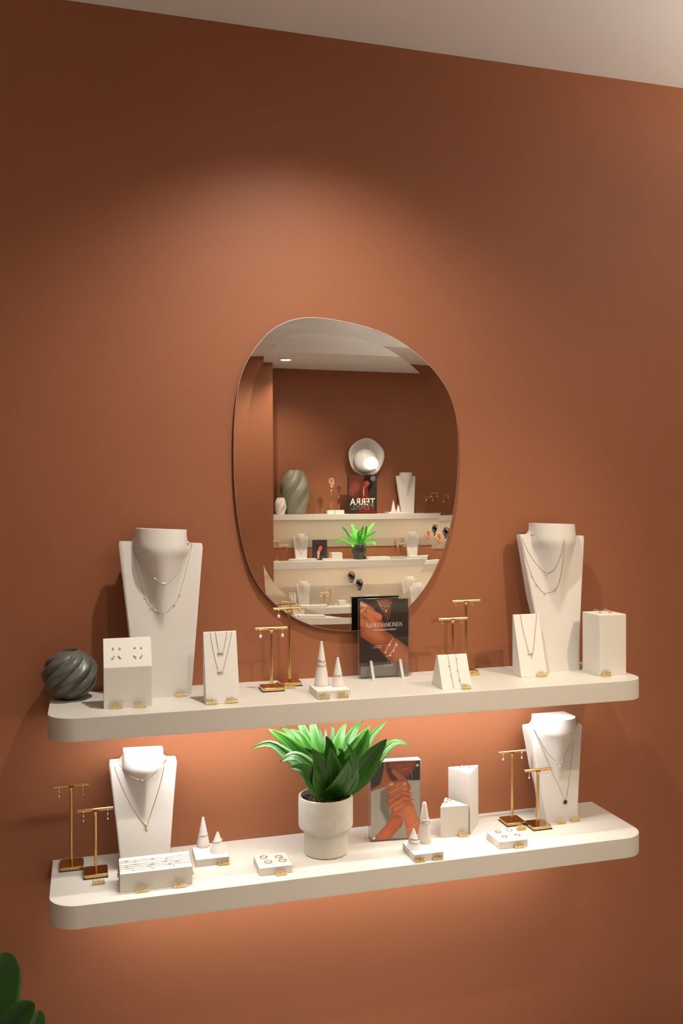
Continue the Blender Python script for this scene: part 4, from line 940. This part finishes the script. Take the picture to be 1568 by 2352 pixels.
# ---------------------------------------------------------------- leaves
def leaf(bm, P, w, lay, fold=.25, face=None, tipq=1.3, wav=0, nx=6, seg=18, shape=None, thick=0.0):
    """P: control points base..tip (Catmull-Rom); w: max width; face: direction the upper side looks"""
    C = smoothpath(P, max(2, seg//(len(P)-1))); n = len(C); rows = []
    L = [0]
    for i in range(1, n): L.append(L[-1]+(C[i]-C[i-1]).length)
    for i, c in enumerate(C):
        q = L[i]/L[-1]; t = (C[min(i+1, n-1)]-C[max(i-1, 0)]).normalized()
        f = (face if face is not None else Vector((0, -1, .6))); f = f-t*f.dot(t); f.normalize(); s = t.cross(f)
        if shape: ww = w*shape(q)
        else: ww = w*max(.0, (math.sin(PI*min(1, q**.85))**.75)*(1-.1*q)+.12*(1-q))
        if q > .999: ww = .0004
        row = []
        for k in range(nx+1):
            a = -1+2*k/nx
            off = s*(a*ww/2)*math.cos(fold) - f*(-abs(a)*ww/2*math.sin(fold)) + f*(wav*ww*math.sin(q*14+k)*abs(a)**2)
            row.append((bm.verts.new(c+off), a, q))
        rows.append(row)
    for A, B in zip(rows[:-1], rows[1:]):
        for k in range(nx):
            fc = bm.faces.new((A[k][0], A[k+1][0], B[k+1][0], B[k][0]))
    for row in rows:
        for v, a, q in row: v[lay] = Vector((a, abs(a)**3*.9+.12*q+.1, 0))
def foliage(bm, name, m, parent, thick=.0005):
    o = obj(name, bm, m, parent, smooth=True); md = o.modifiers.new('thickness', 'SOLIDIFY'); md.thickness = thick; return o
# potted dracaena
PX, PY = .5455, -.1330
pt = thing('potted_plant', 'broad-leaved green plant in a stepped grey stoneware pot, centre of the lower shelf', 'potted plant', (PX, PY, ZL))
b = new_bm(); r0, r1 = .0530, .0655
prof = [(0, 0), (r0-.004, 0), (r0, .003), (r0, .052), (r0+.002, .055), (r1-.008, .0575), (r1-.001, .064), (r1, .070), (r1, .128), (r1-.001, .137), (r1-.0035, .1385), (r1-.0055, .137), (r1-.0055, .120)]
lathe(b, prof, 72); pot_ = obj('pot', b, M_POT, pt, smooth=True, sharp=50)
b = new_bm(); lathe(b, [(0, .127), (r1*.5, .1265), (r1-.0055, .1225), (r1-.0055, .119)], 40)
rs = random.Random(3)
for k in range(260):
    a = rs.random()*2*PI; r = (r1-.009)*math.sqrt(rs.random()); s = rs.uniform(.0012, .0032)
    m_ = Matrix.Translation((r*math.cos(a), r*math.sin(a), .1265)) @ Euler((rs.random()*6, rs.random()*6, rs.random()*6)).to_matrix().to_4x4() @ Matrix.Diagonal((1.7, 1, .5, 1))
    bmesh.ops.create_cube(b, size=s*1.6, matrix=m_)
obj('soil', b, M_SOIL, pot_)
bm = new_bm(); lay = bm.verts.layers.float_vector.new('lv')
org = Vector((PX, PY, ZL))
def LP(pts, y1, yb=None, w=.03, **k):
    """px path (close-view coordinates) running from the crown out to depth y1"""
    n = len(pts); P = []
    y0 = PY+(0 if yb is None else yb)
    for i, (x, y) in enumerate(pts):
        q = i/(n-1); yy = y0+(y1-y0)*q; P.append(at(540+x/3.409, 1630+y/3.409, y=yy)-org)
    P = [Vector((P[0].x*.25, (y0-PY)*.5, .122))]+P
    leaf(bm, P, w, lay, **k)
up_ = Vector((0, -.5, 1)); fr_ = Vector((0, -1, .35))
LS = [
 # back row, rising behind the shelf
 ([(700, 560), (600, 350), (520, 130), (470, 20)], -.05, .02, .030, fr_), ([(710, 540), (640, 300), (600, 90), (585, -20)], -.04, .02, .026, fr_),
 ([(730, 520), (690, 300), (650, 120)], -.05, .02, .018, fr_), ([(740, 520), (760, 300), (765, 110)], -.05, .03, .024, fr_),
 ([(745, 540), (800, 300), (830, 180), (872, 100)], -.07, .02, .034, fr_), ([(750, 540), (840, 330), (930, 160), (1000, 90)], -.05, .02, .030, fr_),
 ([(700, 560), (520, 330), (430, 190), (345, 140)], -.06, .02, .030, fr_), ([(730, 540), (715, 300), (705, 150)], -.08, .01, .016, fr_),
 ([(760, 560), (900, 400), (1010, 290), (1080, 190), (1197, 78)], -.07, .01, .019, fr_),
 # left side
 ([(700, 620), (560, 440), (410, 260), (262, 150)], -.12, 0, .036, Vector((-.3, -1, .5))),
 ([(700, 600), (600, 400), (520, 220), (430, 150)], -.10, 0, .028, fr_),
 ([(690, 640), (560, 500), (400, 370), (270, 275), (125, 303)], -.17, 0, .030, Vector((-.1, -.8, 1))),
 ([(700, 650), (620, 500), (500, 385), (430, 370), (345, 410)], -.20, 0, .030, Vector((0, -.9, .8))),
 # right side
 ([(760, 600), (900, 440), (990, 290), (1045, 140)], -.13, 0, .040, Vector((.1, -1, .3))),
 ([(760, 620), (860, 440), (960, 250), (1060, 125)], -.09, 0, .030, fr_),
 ([(800, 640), (950, 520), (1080, 350), (1188, 225)], -.19, 0, .044, Vector((.2, -1, .55))),
 ([(800, 640), (990, 540), (1160, 330), (1260, 255), (1365, 280)], -.12, 0, .026, Vector((0, -.8, 1))),
 ([(790, 650), (900, 590), (1020, 520), (1150, 390)], -.16, 0, .028, Vector((.3, -1, .2))),
 ([(750, 560), (850, 400), (940, 250), (980, 190)], -.13, 0, .026, fr_),
 # centre front
 ([(735, 640), (735, 420), (735, 290), (708, 200)], -.17, -.01, .034, fr_),
 ([(720, 640), (700, 420), (600, 350), (540, 292)], -.18, -.01, .026, fr_),
 ([(750, 640), (800, 430), (830, 340), (800, 300)], -.19, -.01, .022, fr_),
 ([(770, 640), (900, 540), (925, 400), (872, 255)], -.20, -.01, .022, Vector((.4, -1, .2))),
 ([(700, 660), (670, 560), (655, 430), (602, 298)], -.205, -.02, .040, fr_),
 ([(725, 660), (770, 520), (755, 400), (742, 298)], -.215, -.02, .032, fr_),
 ([(740, 670), (800, 600), (850, 500), (885, 400)], -.225, -.02, .042, Vector((.2, -1, .3))),
 ([(700, 670), (620, 580), (530, 470), (418, 452)], -.225, -.02, .036, Vector((-.1, -1, .5))),
 ([(760, 670), (860, 620), (930, 540), (945, 460)], -.21, -.02, .026, Vector((.3, -1, .2))),
]
for i, (pts, y1, yb, w, fc) in enumerate(LS):
    LP(pts, y1, yb, w*(1.38 if i > 7 else 1.2), face=fc, fold=.22+.1*(i % 3), wav=.03)
foliage(bm, 'foliage', M_LEAF, pt)
# floor plant, lower left corner of the picture
fl = at(20, 2352, y=-.2)
fp = thing('floor_plant', 'dark glossy broad-leaved floor plant peeking in at the lower left corner', 'potted plant', (-.27, -.24, 0))
b = new_bm(); lathe(b, [(0, 0), (.10, 0), (.105, .01), (.125, .20), (.128, .215), (.118, .215), (.115, .19), (0, .19)], 48); obj('pot', b, M_POT, fp, smooth=True, sharp=50)
b = new_bm(); tube(b, [(0, 0, .18), (.01, .0, .26), (.02, .02, .34)], .009, 10); obj('stem', b, M_STEM, fp, smooth=True)
bm = new_bm(); lay = bm.verts.layers.float_vector.new('lv'); org = Vector((-.27, -.24, 0))
sh = lambda q: max(.0, 1-abs(2*q**1.15-1)**2.4)**.5
def FL(px, y, w, fc, fold=.15):
    P = [at(u, v, y=yy)-org for (u, v), yy in zip(px, y)]; leaf(bm, P, w, lay, fold=fold, face=fc, shape=sh, nx=12, seg=90)
FL([(-60, 2470), (-40, 2390), (-14, 2290), (14, 2186)], (-.2, -.19, -.18, -.17), .105, Vector((.15, -1, .1)))
FL([(-60, 2450), (0, 2385), (40, 2345), (80, 2305)], (-.22, -.24, -.26, -.27), .074, Vector((-.3, -.9, .7)), .35)
FL([(20, 2480), (45, 2420), (72, 2365), (92, 2320)], (-.22, -.22, -.22, -.21), .058, Vector((.3, -1, .1)), .3)
FL([(-160, 2480), (-150, 2380), (-140, 2280)], (-.2, -.2, -.2), .09, Vector((0, -1, .2)))
foliage(bm, 'foliage', M_LEAFD, fp)
# ================================================================ ceiling fittings, including the added fill lamps
DL_LAB = ['round white recessed ceiling downlight closest to the terracotta shelf wall', 'recessed ceiling downlight above the bracelet wedge side of the shelves', 'recessed ceiling downlight above the left of the shelves', 'recessed ceiling downlight added to light the terracotta partition', 'recessed downlight in the coffered ceiling, left of the camera side', 'recessed downlight in the coffered ceiling, right of the camera side', 'added floor-bounce downlight in the middle of the raised ceiling', 'added floor-bounce downlight in the raised ceiling over the left of the shop', 'round glowing recessed downlight in the ceiling, seen at upper left in the mirror']
for (dlx, dly, *_), lab in zip(DOWNLIGHTS, DL_LAB):
    zc = CEIL if not (TX0 < dlx < TX1 and TY0 < dly < TY1) else CEIL
    t = thing('downlight', lab, 'ceiling light', (dlx, dly, zc), 0, 'recessed ceiling downlights')
    b = new_bm()
    P = [(.060, 0), (.060, -.004), (.052, -.006), (.043, -.003), (.043, 0)]
    if TX0 < dlx < TX1 and TY0 < dly < TY1: P = [(.060, .16), (.060, -.004), (.052, -.006), (.043, -.003), (.043, .16)]
    lathe(b, P, 32); tr_ = obj('trim_ring', b, M_CEIL, t, smooth=True, sharp=40)
    b = new_bm(); lathe(b, [(0, -.001), (.043, -.001), (.043, .0), (0, 0)], 32); obj('lens', b, M_DL, tr_)
for (x, y, z, p), lab in zip(FILL_UPLIGHTS, ('added fill bowl uplight below the ceiling to the left of the shelves', 'added fill bowl uplight below the ceiling to the right of the shelves', 'added fill bowl uplight in the raised part of the ceiling')):
    t = thing('fill_uplight', lab, 'ceiling light', (x, y, z), 0, 'added fill bowl uplights')
    b = new_bm(); lathe(b, [(0, -.06), (.06, -.055), (.12, -.03), (.15, .01), (.146, .01), (.115, -.024), (.055, -.048), (0, -.053)], 40); obj('bowl', b, M_CEIL, t, smooth=True)
    b = new_bm()
    for k in range(3): a = k*2*PI/3; tube(b, [(.146*math.cos(a), .146*math.sin(a), .008), (0, 0, .30)], .0015, 6)
    tube(b, [(0, 0, .30), (0, 0, CEIL-z)], .003, 8); obj('cord', b, M_CHROME, t, smooth=True)
# ================================================================ opposite display wall (seen in the mirror)
SF = -5.262                                    # front edge of the far shelves
def far_shelf(v0, v1, u, label, led=True):
    a = mat_(u, v0, SF); c = mat_(u, v1, SF); z1, z0_ = a.z, c.z
    t = thing('display_shelf', label, 'shelf', (0, 0, z0_), 0, 'white shelves on the opposite wall')
    b = new_bm(); box(b, 1.516, 4.59, FARY+.001, SF, 0, z1-z0_); obj('board', b, M_SHELF, t, bevel=.002)
    if led:
        b = new_bm(); box(b, 1.55, 4.5, SF-.125, SF-.105, -.0016, -.0002); obj('led_strip', b, M_LEDF, t)
    return z1, z0_
ZF1, ZF1b = far_shelf(1182, 1195, 640, 'topmost white shelf on the opposite wall, seen in the mirror')
ZF2, ZF2b = far_shelf(1291, 1308.5, 640, 'middle white shelf on the opposite wall carrying the fern, seen in the mirror')
ZF3, ZF3b = far_shelf(1396.5, 1412, 720, 'lowest white shelf on the opposite wall, seen at the bottom of the mirror', led=False)
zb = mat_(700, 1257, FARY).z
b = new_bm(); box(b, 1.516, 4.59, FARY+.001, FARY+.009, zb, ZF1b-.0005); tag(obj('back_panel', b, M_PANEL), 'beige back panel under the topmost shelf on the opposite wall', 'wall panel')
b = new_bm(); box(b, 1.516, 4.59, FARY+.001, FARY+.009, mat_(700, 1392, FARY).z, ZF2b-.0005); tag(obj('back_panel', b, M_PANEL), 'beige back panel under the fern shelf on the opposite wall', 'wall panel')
def FX(u, y=-5.40, v=1180): return mat_(u, v, y).x
# sconce
ctr = mat_(839, 1050, FARY+.06)
t = thing('wall_sconce', 'round white glowing wall lamp with a globe, above the dark poster in the mirror', 'wall lamp', (ctr.x, FARY, ctr.z))
b = new_bm(); bmesh.ops.create_cone(b, cap_ends=True, segments=32, radius1=.05, radius2=.05, depth=.05, matrix=Matrix.Translation((0, .025, 0)) @ Matrix.Rotation(PI/2, 4, 'X')); obj('wall_mount', b, M_SILV, t, smooth=True, sharp=40)
b = new_bm(); rows = []
for k in range(9):
    rr = .165*k/8; row = []
    for i in range(48):
        a = 2*PI*i/48; q = rr*(1+.018*math.sin(5*a+.6)*(k/8)); row.append(b.verts.new((q*math.cos(a), .05+.045*(k/8)**2+.006*math.sin(4*a)*(k/8), q*math.sin(a))) if k else None)
    rows.append(row)
c0 = b.verts.new((0, .05, 0))
for i in range(48): b.faces.new((c0, rows[1][i], rows[1][(i+1) % 48]))
for A, B in zip(rows[1:-1], rows[2:]):
    for i in range(48): b.faces.new((A[i], A[(i+1) % 48], B[(i+1) % 48], B[i]))
o = obj('dish', b, M_DISH, t, smooth=True); md = o.modifiers.new('th', 'SOLIDIFY'); md.thickness = .006
b = new_bm(); ball(b, (-.02, .125, -.035), .105, (1, .55, 1), 32, 20); obj('diffuser', b, mk('frosted_glass', (.8, .8, .76, 1), .3), t, smooth=True)
b = new_bm(); ball(b, (.015, .17, -.06), .068, (1, .55, .8), 32, 20); obj('globe', b, M_GLOBE, t, smooth=True)
GV = 'swirled vases on the opposite shelf'
def vprof(H, R, rb, rt):
    P = [(0, 0), (rb*.95, 0)]
    for k in range(31):
        q = k/30; r = rb+(R-rb)*math.sin(min(1, q/.55)*PI/2) if q < .55 else rt+(R-rt)*math.cos((q-.55)/.45*PI/2*.98); P.append((r, .002+(H-.002)*q))
    return P
a = mat_(677, 1181, -5.42); b2 = mat_(677, 1080, -5.42)
swirl_vase('swirl_vase', (a.x, -5.42, ZF1), vprof(b2.z-ZF1, .120, .088, .058), 5, .10, 6.5, M_VGRN, 'large grey-green swirled vase on the topmost opposite shelf, seen in the mirror', GV, seg=96)
a = mat_(644, 1181, -5.34); b2 = mat_(644, 1143, -5.34)
swirl_vase('swirl_vase', (a.x, -5.34, ZF1), vprof(b2.z-ZF1, .048, .036, .026), 5, .09, 16, M_VWHT, 'small white swirled vase beside the large green one, seen in the mirror', GV, seg=80)
# ear displays
def ear_mesh(bm, c, s, mirror=1):
    c = Vector(c); H = [(0, -.030), (.006, -.028), (.011, -.018), (.016, -.004), (.019, .012), (.015, .026), (.004, .033), (-.008, .030), (-.014, .018), (-.014, .006), (-.008, .0), (-.004, -.004)]
    tube(bm, smoothpath([c+Vector((x*s*mirror, .004*s, z*s)) for x, z in H], 5), .0040*s, 8)
    H2 = [(-.002, -.016), (.008, -.008), (.011, .006), (.008, .018), (0, .022)]
    tube(bm, smoothpath([c+Vector((x*s*mirror, .006*s, z*s)) for x, z in H2], 5), .0032*s, 8)
    ball(bm, c+Vector((.002*s*mirror, 0, -.024*s)), .0085*s, (1, .5, 1.1)); ball(bm, c+Vector((.001*s*mirror, -.003*s, .004*s)), .017*s, (.8, .15, 1.45))
GE = 'ear-shaped earring displays'
def ear_stand(u, vt, vb, m, label, s=1.0, y=-5.38):
    a = mat_(u, vt, y); t = thing('ear_display', label, 'earring display', (a.x, y, ZF1), 0, GE); zt = a.z-ZF1-.03*s
    b = new_bm(); box(b, -.04, .04, -.03, .03, 0, .034); obj('base_block', b, M_WHITE, t, bevel=.001)
    b = new_bm(); tube(b, [(0, 0, .033), (0, 0, zt-.02*s)], .0022, 8); obj('rod', b, M_GOLD, t, smooth=True)
    b = new_bm(); ear_mesh(b, (0, 0, zt), s); obj('ear', b, m, t, smooth=True)
    e = earring(a.x, -5.38+.002, ZF1+zt-.030*s, 'pearl_drop', 'pearl earring hanging from the '+label.split(',')[0].replace('ear-shaped display', 'ear display'), 'earrings on the ear displays'); e.rotation_euler = (0, 0, PI); e.scale = (1.6, 1.6, 1.6)
ear_stand(760, 1100, 1182, M_SKIN1, 'peach ear-shaped display on a rod, topmost opposite shelf in the mirror', 1.25)
ear_stand(778, 1116, 1182, M_SKIN2, 'brown ear-shaped display on a rod, topmost opposite shelf in the mirror', 1.1, y=-5.36)
# poster TERRA PEARL
a = mat_(798, 1179, -5.36); c = mat_(865, 1090, -5.36); w, h = abs(c.x-a.x), c.z-ZF1
t = thing('acrylic_sign_holder', 'large acrylic holder with dark poster reading TERRA PEARL, under the wall lamp in the mirror', 'sign', ((a.x+c.x)/2, -5.36, ZF1))
b = new_bm(); box(b, -w/2, w/2, -.006, .0, 0, h); obj('back_sheet', b, M_BLACKP, t)
# the poster faces the terracotta wall, so build it turned round under an inner part
tp = Print(w*.96, h*.965, (52, 50, 42), .003)
tp.poly([(.2, 0), (1, 0), (1, .58), (.62, .62), (.52, .40), (.30, .36)], (96, 48, 40), .10)
tp.poly([(.14, .0), (.42, .0), (.5, .4), (.30, .5), (.16, .3)], (26, 16, 16), .08)
tp.cap((.45, .25), (.40, .9), .13, .22, (110, 46, 34), .6, .1)
tp.cap((.75, .30), (.85, .45), .20, .15, (128, 70, 58), .7, .12)
tp.cap((.34, .22), (.38, .28), .10, .07, (150, 70, 48), .6)
fine(tp, [(.45, .32), (.46, .42), (.45, .55)], (240, 225, 215), .010)
tp.poly([(0, .97), (.3, .82), (.7, .97), (.7, 1), (0, 1)], (120, 34, 24), .08)
po = tp.make('poster', t, -w*.48, -.007, h*.018); po.rotation_euler = (0, 0, PI)
text_mesh('lettering', 'TERRA', .085*h/.35, M_WTEXT, t, (0, .0085, h*.225), rot=(PI/2, 0, PI), extrude=.0005, sx=.92, bold=.001)
text_mesh('lettering', 'PEARL', .085*h/.35, M_GTEXT, t, (0, .0085, h*.105), rot=(PI/2, 0, PI), extrude=.0005, sx=.92, bold=.001)
b = new_bm(); bmesh.ops.create_cone(b, cap_ends=True, segments=24, radius1=.024, radius2=.024, depth=.001, matrix=Matrix.Translation((w*.36, .0080, h*.90)) @ Matrix.Rotation(PI/2, 4, 'X')); obj('round_badge', b, M_GTEXT, t)
for xx in (-w*.28, w*.28):
    b = new_bm(); prism(b, [(.009, 0), (.009, .05), (.012, .05), (.045, 0)], xx-.003, xx+.003, 'x'); obj('foot', b, M_ACR, t)
GB = 'white necklace busts on the opposite shelves'
def far_bust(u, vt, ZS, label, sc_=1.0, m=None, y=-5.42, kind='tall', rows=2, beads=True):
    a = mat_(u, vt, y); B = Bust(a.x, y, ZS, kind, label, GB, lo=True, m=m); B.o.rotation_euler = (0, 0, PI); s = (a.z-ZS)/B.H; B.o.scale = (s, s, s)
    # strands resting on the chest, built in the bust's own frame and turned with it
    for k in range(rows):
        d = [.10, .16][k] if kind != 'shortR' else [.06, .10][k]; P = []
        hw = B.wn+.006+.006*k
        for i in range(25):
            q = -1+2*i/24; x = q*hw; hh = B.Hs-.001-d*(1-abs(q)**(1.6+.4*k)); P.append(Vector((x, B.front(x, hh)-.003, hh)))
        P = [Vector((P[0].x, B.back(B.Hs)+.003, B.Hs-.02)), Vector((P[0].x, P[0].y+.01, B.Hs+.003))]+P+[Vector((P[-1].x, P[-1].y+.01, B.Hs+.003)), Vector((P[-1].x, B.back(B.Hs)+.003, B.Hs-.02))]
        t = thing('necklace', ('shorter' if k == 0 else 'longer')+' necklace on the '+label.split(',')[0], 'necklace', B.o.location, PI); t.scale = (s, s, s)
        b = new_bm(); tube(b, P, .0010, 6)
        if k == 1 and beads:
            for i in range(2, len(P)-2, 2): ball(b, P[i], .0030, u=8, v=6)
        obj('chain', b, M_PEARL if beads else M_JGOLD, t, smooth=True)
        if k == 1:
            b = new_bm(); mid = P[len(P)//2]; ball(b, mid+Vector((0, -.003, -.008)), .006, u=10, v=8); obj('pendant', b, M_PEARL, t, smooth=True)
far_bust(936, 1085, ZF1, 'white bust on the topmost opposite shelf, right of the poster in the mirror')
far_bust(692, 1226, ZF2, 'white bust left of the pink photo on the fern shelf, in the mirror', kind='short', beads=False)
far_bust(948, 1222, ZF2, 'white bust at the right of the fern shelf, in the mirror', kind='shortR')
far_bust(698, 1336, ZF3, 'white bust on the lowest opposite shelf, in the mirror', kind='short')
far_bust(942, 1325, ZF3, 'white bust at the right of the lowest opposite shelf, in the mirror', kind='short', rows=1)
def far_T(u, vt, ZS, label, y=-5.40, kind='pearl_drop', el='', s=1.0, sc_=1.0):
    a = mat_(u, vt, y); h = a.z-ZS; t_stand(a.x, y, ZS, h, label, lo=True, group='gold stands on the opposite shelves', base=.06, barw=.085)
    for k, sgn in enumerate((-1, 1)):
        e = earring(a.x+sgn*.03, y, ZS+h, kind, ('left' if k == 0 else 'right')+' earring on the '+el, 'earrings on the opposite gold stands', s); e.rotation_euler = (0, 0, PI); e.scale = (1.5, 1.5, 1.5)
far_T(985, 1142, ZF1, 'shorter gold stand at the right of the topmost opposite shelf, in the mirror', el='shorter gold stand, topmost opposite shelf')
far_T(996, 1133, ZF1, 'taller gold stand at the right of the topmost opposite shelf, in the mirror', el='taller gold stand, topmost opposite shelf', y=-5.46)
far_T(637, 1242.5, ZF2, 'taller gold stand at the left of the fern shelf, in the mirror', el='taller gold stand at the left of the fern shelf', y=-5.44, kind='chain_drop', s=1.4)
far_T(651, 1252, ZF2, 'shorter gold stand at the left of the fern shelf, in the mirror', el='shorter gold stand at the left of the fern shelf', y=-5.38, kind='chain_drop', s=1.4)
far_T(907, 1238, ZF2, 'taller gold stand beside the right bust on the fern shelf, in the mirror', el='taller gold stand right of the fern', y=-5.44)
far_T(920, 1248, ZF2, 'shorter gold stand beside the right bust on the fern shelf, in the mirror', el='shorter gold stand right of the fern', y=-5.38)
far_T(744, 1361.5, ZF3, 'shorter gold stand on the lowest opposite shelf, in the mirror', el='shorter gold stand on the lowest opposite shelf', y=-5.38)
far_T(758, 1350, ZF3, 'taller gold stand on the lowest opposite shelf, in the mirror', el='taller gold stand on the lowest opposite shelf', y=-5.44)
# cones on the topmost opposite shelf
x1_, x2_ = FX(901.5), FX(912.5)
plf = block('ring_plinth', [(x1_-.06, -5.44), (x2_+.05, -5.44), (x2_+.05, -5.34), (x1_-.06, -5.34)], 0, .014, 'z', 'small plinth under two cones on the topmost opposite shelf, in the mirror', 'display plinth', 'low plinths on the opposite shelves', loc=(0, 0, ZF1))
cone(0, 0, ZF1+.014, .024, .105, 'taller cone on the topmost opposite shelf, in the mirror', xy=(x1_, -5.38), group='cones on the opposite shelf')
cone(0, 0, ZF1+.014, .020, .066, 'shorter cone on the topmost opposite shelf, in the mirror', xy=(x2_, -5.38), group='cones on the opposite shelf')
# photo in acrylic on the fern shelf
a = mat_(717.5, 1287, -5.38); c = mat_(751, 1239.5, -5.38); w, h = abs(c.x-a.x), c.z-ZF2
t = thing('acrylic_photo_block', 'dark acrylic photo block with pink shell picture, left of the fern in the mirror', 'photo frame', ((a.x+c.x)/2, -5.38, ZF2))
b = new_bm(); box(b, -w/2, w/2, -.012, 0, 0, h); obj('block', b, M_BLACKP, t, bevel=.001)
tp = Print(w*.94, h*.95, (62, 56, 60), .0025)
tp.poly([(.12, .18), (.88, .18), (.88, .82), (.12, .82)], (96, 92, 92), .02); tp.poly([(.15, .20), (.85, .20), (.85, .80), (.15, .80)], (50, 44, 44), .02)
tp.cap((.45, .38), (.60, .62), .14, .10, (226, 110, 100), .75); tp.cap((.60, .62), (.62, .92), .10, .05, (236, 190, 170), .8)
po = tp.make('photo_print', t, -w*.47, -.002, h*.025); po.rotation_euler = (0, 0, PI)
for xx in (-.42, .42):
    b = new_bm(); bmesh.ops.create_cone(b, cap_ends=True, segments=12, radius1=.004, radius2=.004, depth=.002, matrix=Matrix.Translation((w*xx, .0035, h*.94)) @ Matrix.Rotation(PI/2, 4, 'X')); obj('magnet', b, M_SILV, t)
# white boxes and trays
GX = 'small white blocks on the opposite shelves'
def far_box(u0, u1, vt, ZS, y0, y1, label, h=None, name='display_box', m=None):
    x0, x1 = mat_(u0, vt, y1).x, mat_(u1, vt, y1).x; hh = h or (mat_(u0, vt, y1).z-ZS)
    return block(name, [(x0, y0), (x1, y0), (x1, y1), (x0, y1)], 0, hh, 'z', label, 'display block', GX, loc=(0, 0, ZS), m=m, bev=.0008)
far_box(762, 786, 1270, ZF2, -5.44, -5.34, 'white cube left of the fern pot, in the mirror')
far_box(743, 765, 1286, ZF2, -5.34, -5.28, 'small low white block before the white cube, in the mirror', h=.018)
far_box(667, 728, 1286, ZF2, -5.35, -5.27, 'long low white tray before the left bust on the fern shelf', h=.020, name='display_tray')
far_box(846, 896, 1284, ZF2, -5.40, -5.29, 'white flat tray right of the fern pot, in the mirror', h=.022, name='display_tray')
far_box(900, 935, 1284, ZF2, -5.38, -5.29, 'clear grey flat tray below the gold stands, fern shelf in the mirror', h=.020, name='display_tray', m=mk('smoky_acrylic', (.55, .53, .52, 1), .2))
far_box(944, 985, 1284, ZF2, -5.38, -5.29, 'white flat tray before the right bust on the fern shelf, in the mirror', h=.022, name='display_tray')
far_box(974, 990, 1276, ZF2, -5.48, -5.40, 'small white block at the right end of the fern shelf, in the mirror')
far_box(779.5, 795, 1380, ZF3, -5.42, -5.34, 'white block beside the poster on the lowest opposite shelf, in the mirror')
far_box(690, 752, 1394, ZF3, -5.34, -5.27, 'long low white tray on the lowest opposite shelf, in the mirror', h=.02, name='display_tray')
# block with two pearl bracelets beside the lowest bust
bo = far_box(663, 680, 1362, ZF3, -5.42, -5.38, 'upright white block with two pearl bracelets on the lowest opposite shelf, in the mirror')
for u in (668, 675):
    a = mat_(u, 1362, -5.38); t = thing('bracelet', ('left' if u == 668 else 'right')+' pearl bracelet over the upright white block, lowest opposite shelf', 'bracelet', (a.x, -5.376, a.z), 0, 'pearl bracelets on the opposite shelf')
    b = new_bm()
    for k in range(14): ball(b, (0, 0, -.008*k+.002), .004, u=8, v=6)
    obj('beads', b, M_PEARL, t, smooth=True)
# ears on wires on the opposite wall
def wall_ear(u, v, m, label, y=FARY+.09, s=1.6, mm=None):
    a = mat_(u, v, y); t = thing('ear_display', label, 'earring display', (a.x, y, a.z), 0, GE)
    b = new_bm(); ear_mesh(b, (0, 0, 0), s); o = obj('ear', b, m, t, smooth=True); 
    b = new_bm(); tube(b, [(0, -.001, 0), (0, FARY-y+.009, 0)], .003, 8); obj('wall_pin', b, M_CHROME, t, smooth=True)
    b = new_bm(); ball(b, (.0, .004, -.055*s/1.6), .006, (1, 1, 1.3)); tube(b, [(0, .003, -.035*s/1.6), (0, .004, -.055*s/1.6)], .001, 6); e = obj('earring', b, M_PEARL, t, smooth=True)
wall_ear(998, 1218, M_CHROME, 'dark chrome ear display at the right of the fern shelf wall, in the mirror')
wall_ear(983, 1231, M_SKIN1, 'peach ear display with pearl drops right of the bust, in the mirror')
wall_ear(805.5, 1327, M_CHROME, 'dark chrome ear display above the lowest opposite shelf, in the mirror', y=FARY+.05)
wall_ear(823.5, 1344, M_CHROME, 'greyish ear display with pearls just above the dark poster, in the mirror', y=FARY+.05)
# fern
a = mat_(824.5, 1288, -5.40); t = thing('potted_fern', 'bright green fern in a dark glazed pot, in the middle of the mirror', 'potted plant', (a.x, -5.40, ZF2))
b = new_bm(); lathe(b, [(0, 0), (.052, 0), (.055, .004), (.055, .045), (.060, .050), (.063, .055), (.063, .132), (.060, .135), (.057, .132), (.057, .12), (0, .12)], 40); obj('pot', b, M_DPOT, t, smooth=True, sharp=50)
bm = new_bm(); lay = bm.verts.layers.float_vector.new('lv'); org = Vector((a.x, -5.40, ZF2))
zf = lambda x, y: (760+x/5.6, 1190+y/5.6)
shf = lambda q: (.35+.65*math.sin(PI*min(1, q*.95))**.6)*(1+.30*math.sin(q*46)) if q < .97 else .2
fr = [[(320, 350), (240, 240), (190, 170), (140, 110)], [(340, 350), (310, 230), (290, 140), (265, 70)], [(350, 350), (380, 240), (400, 150), (415, 100)], [(370, 350), (430, 230), (500, 130), (560, 55)],
      [(380, 350), (450, 260), (510, 220), (580, 175)], [(330, 355), (240, 320), (150, 280), (65, 315)], [(390, 355), (460, 325), (540, 315), (575, 345)], [(330, 350), (290, 280), (250, 220), (215, 200)],
      [(360, 350), (350, 260), (350, 200), (380, 160)], [(370, 350), (410, 260), (440, 210), (470, 200)], [(300, 350), (290, 340), (280, 350), (275, 375)], [(350, 350), (330, 250), (325, 200), (330, 150)], [(350, 350), (400, 300), (430, 260), (455, 100)]]
for i, f in enumerate(fr):
    yy = -5.40+(-.05 if i % 2 else .06); P = [mat_(*zf(x, y), -5.40+(yy+5.40)*k/3)-org for k, (x, y) in enumerate(f)]
    P[0] = Vector((P[0].x*.4, 0, .12)); leaf(bm, P, .027, lay, fold=.3, face=Vector((0, 1, .5)), shape=shf, nx=4, seg=42)
foliage(bm, 'foliage', M_FERN, t)
bpy.context.view_layer.update()
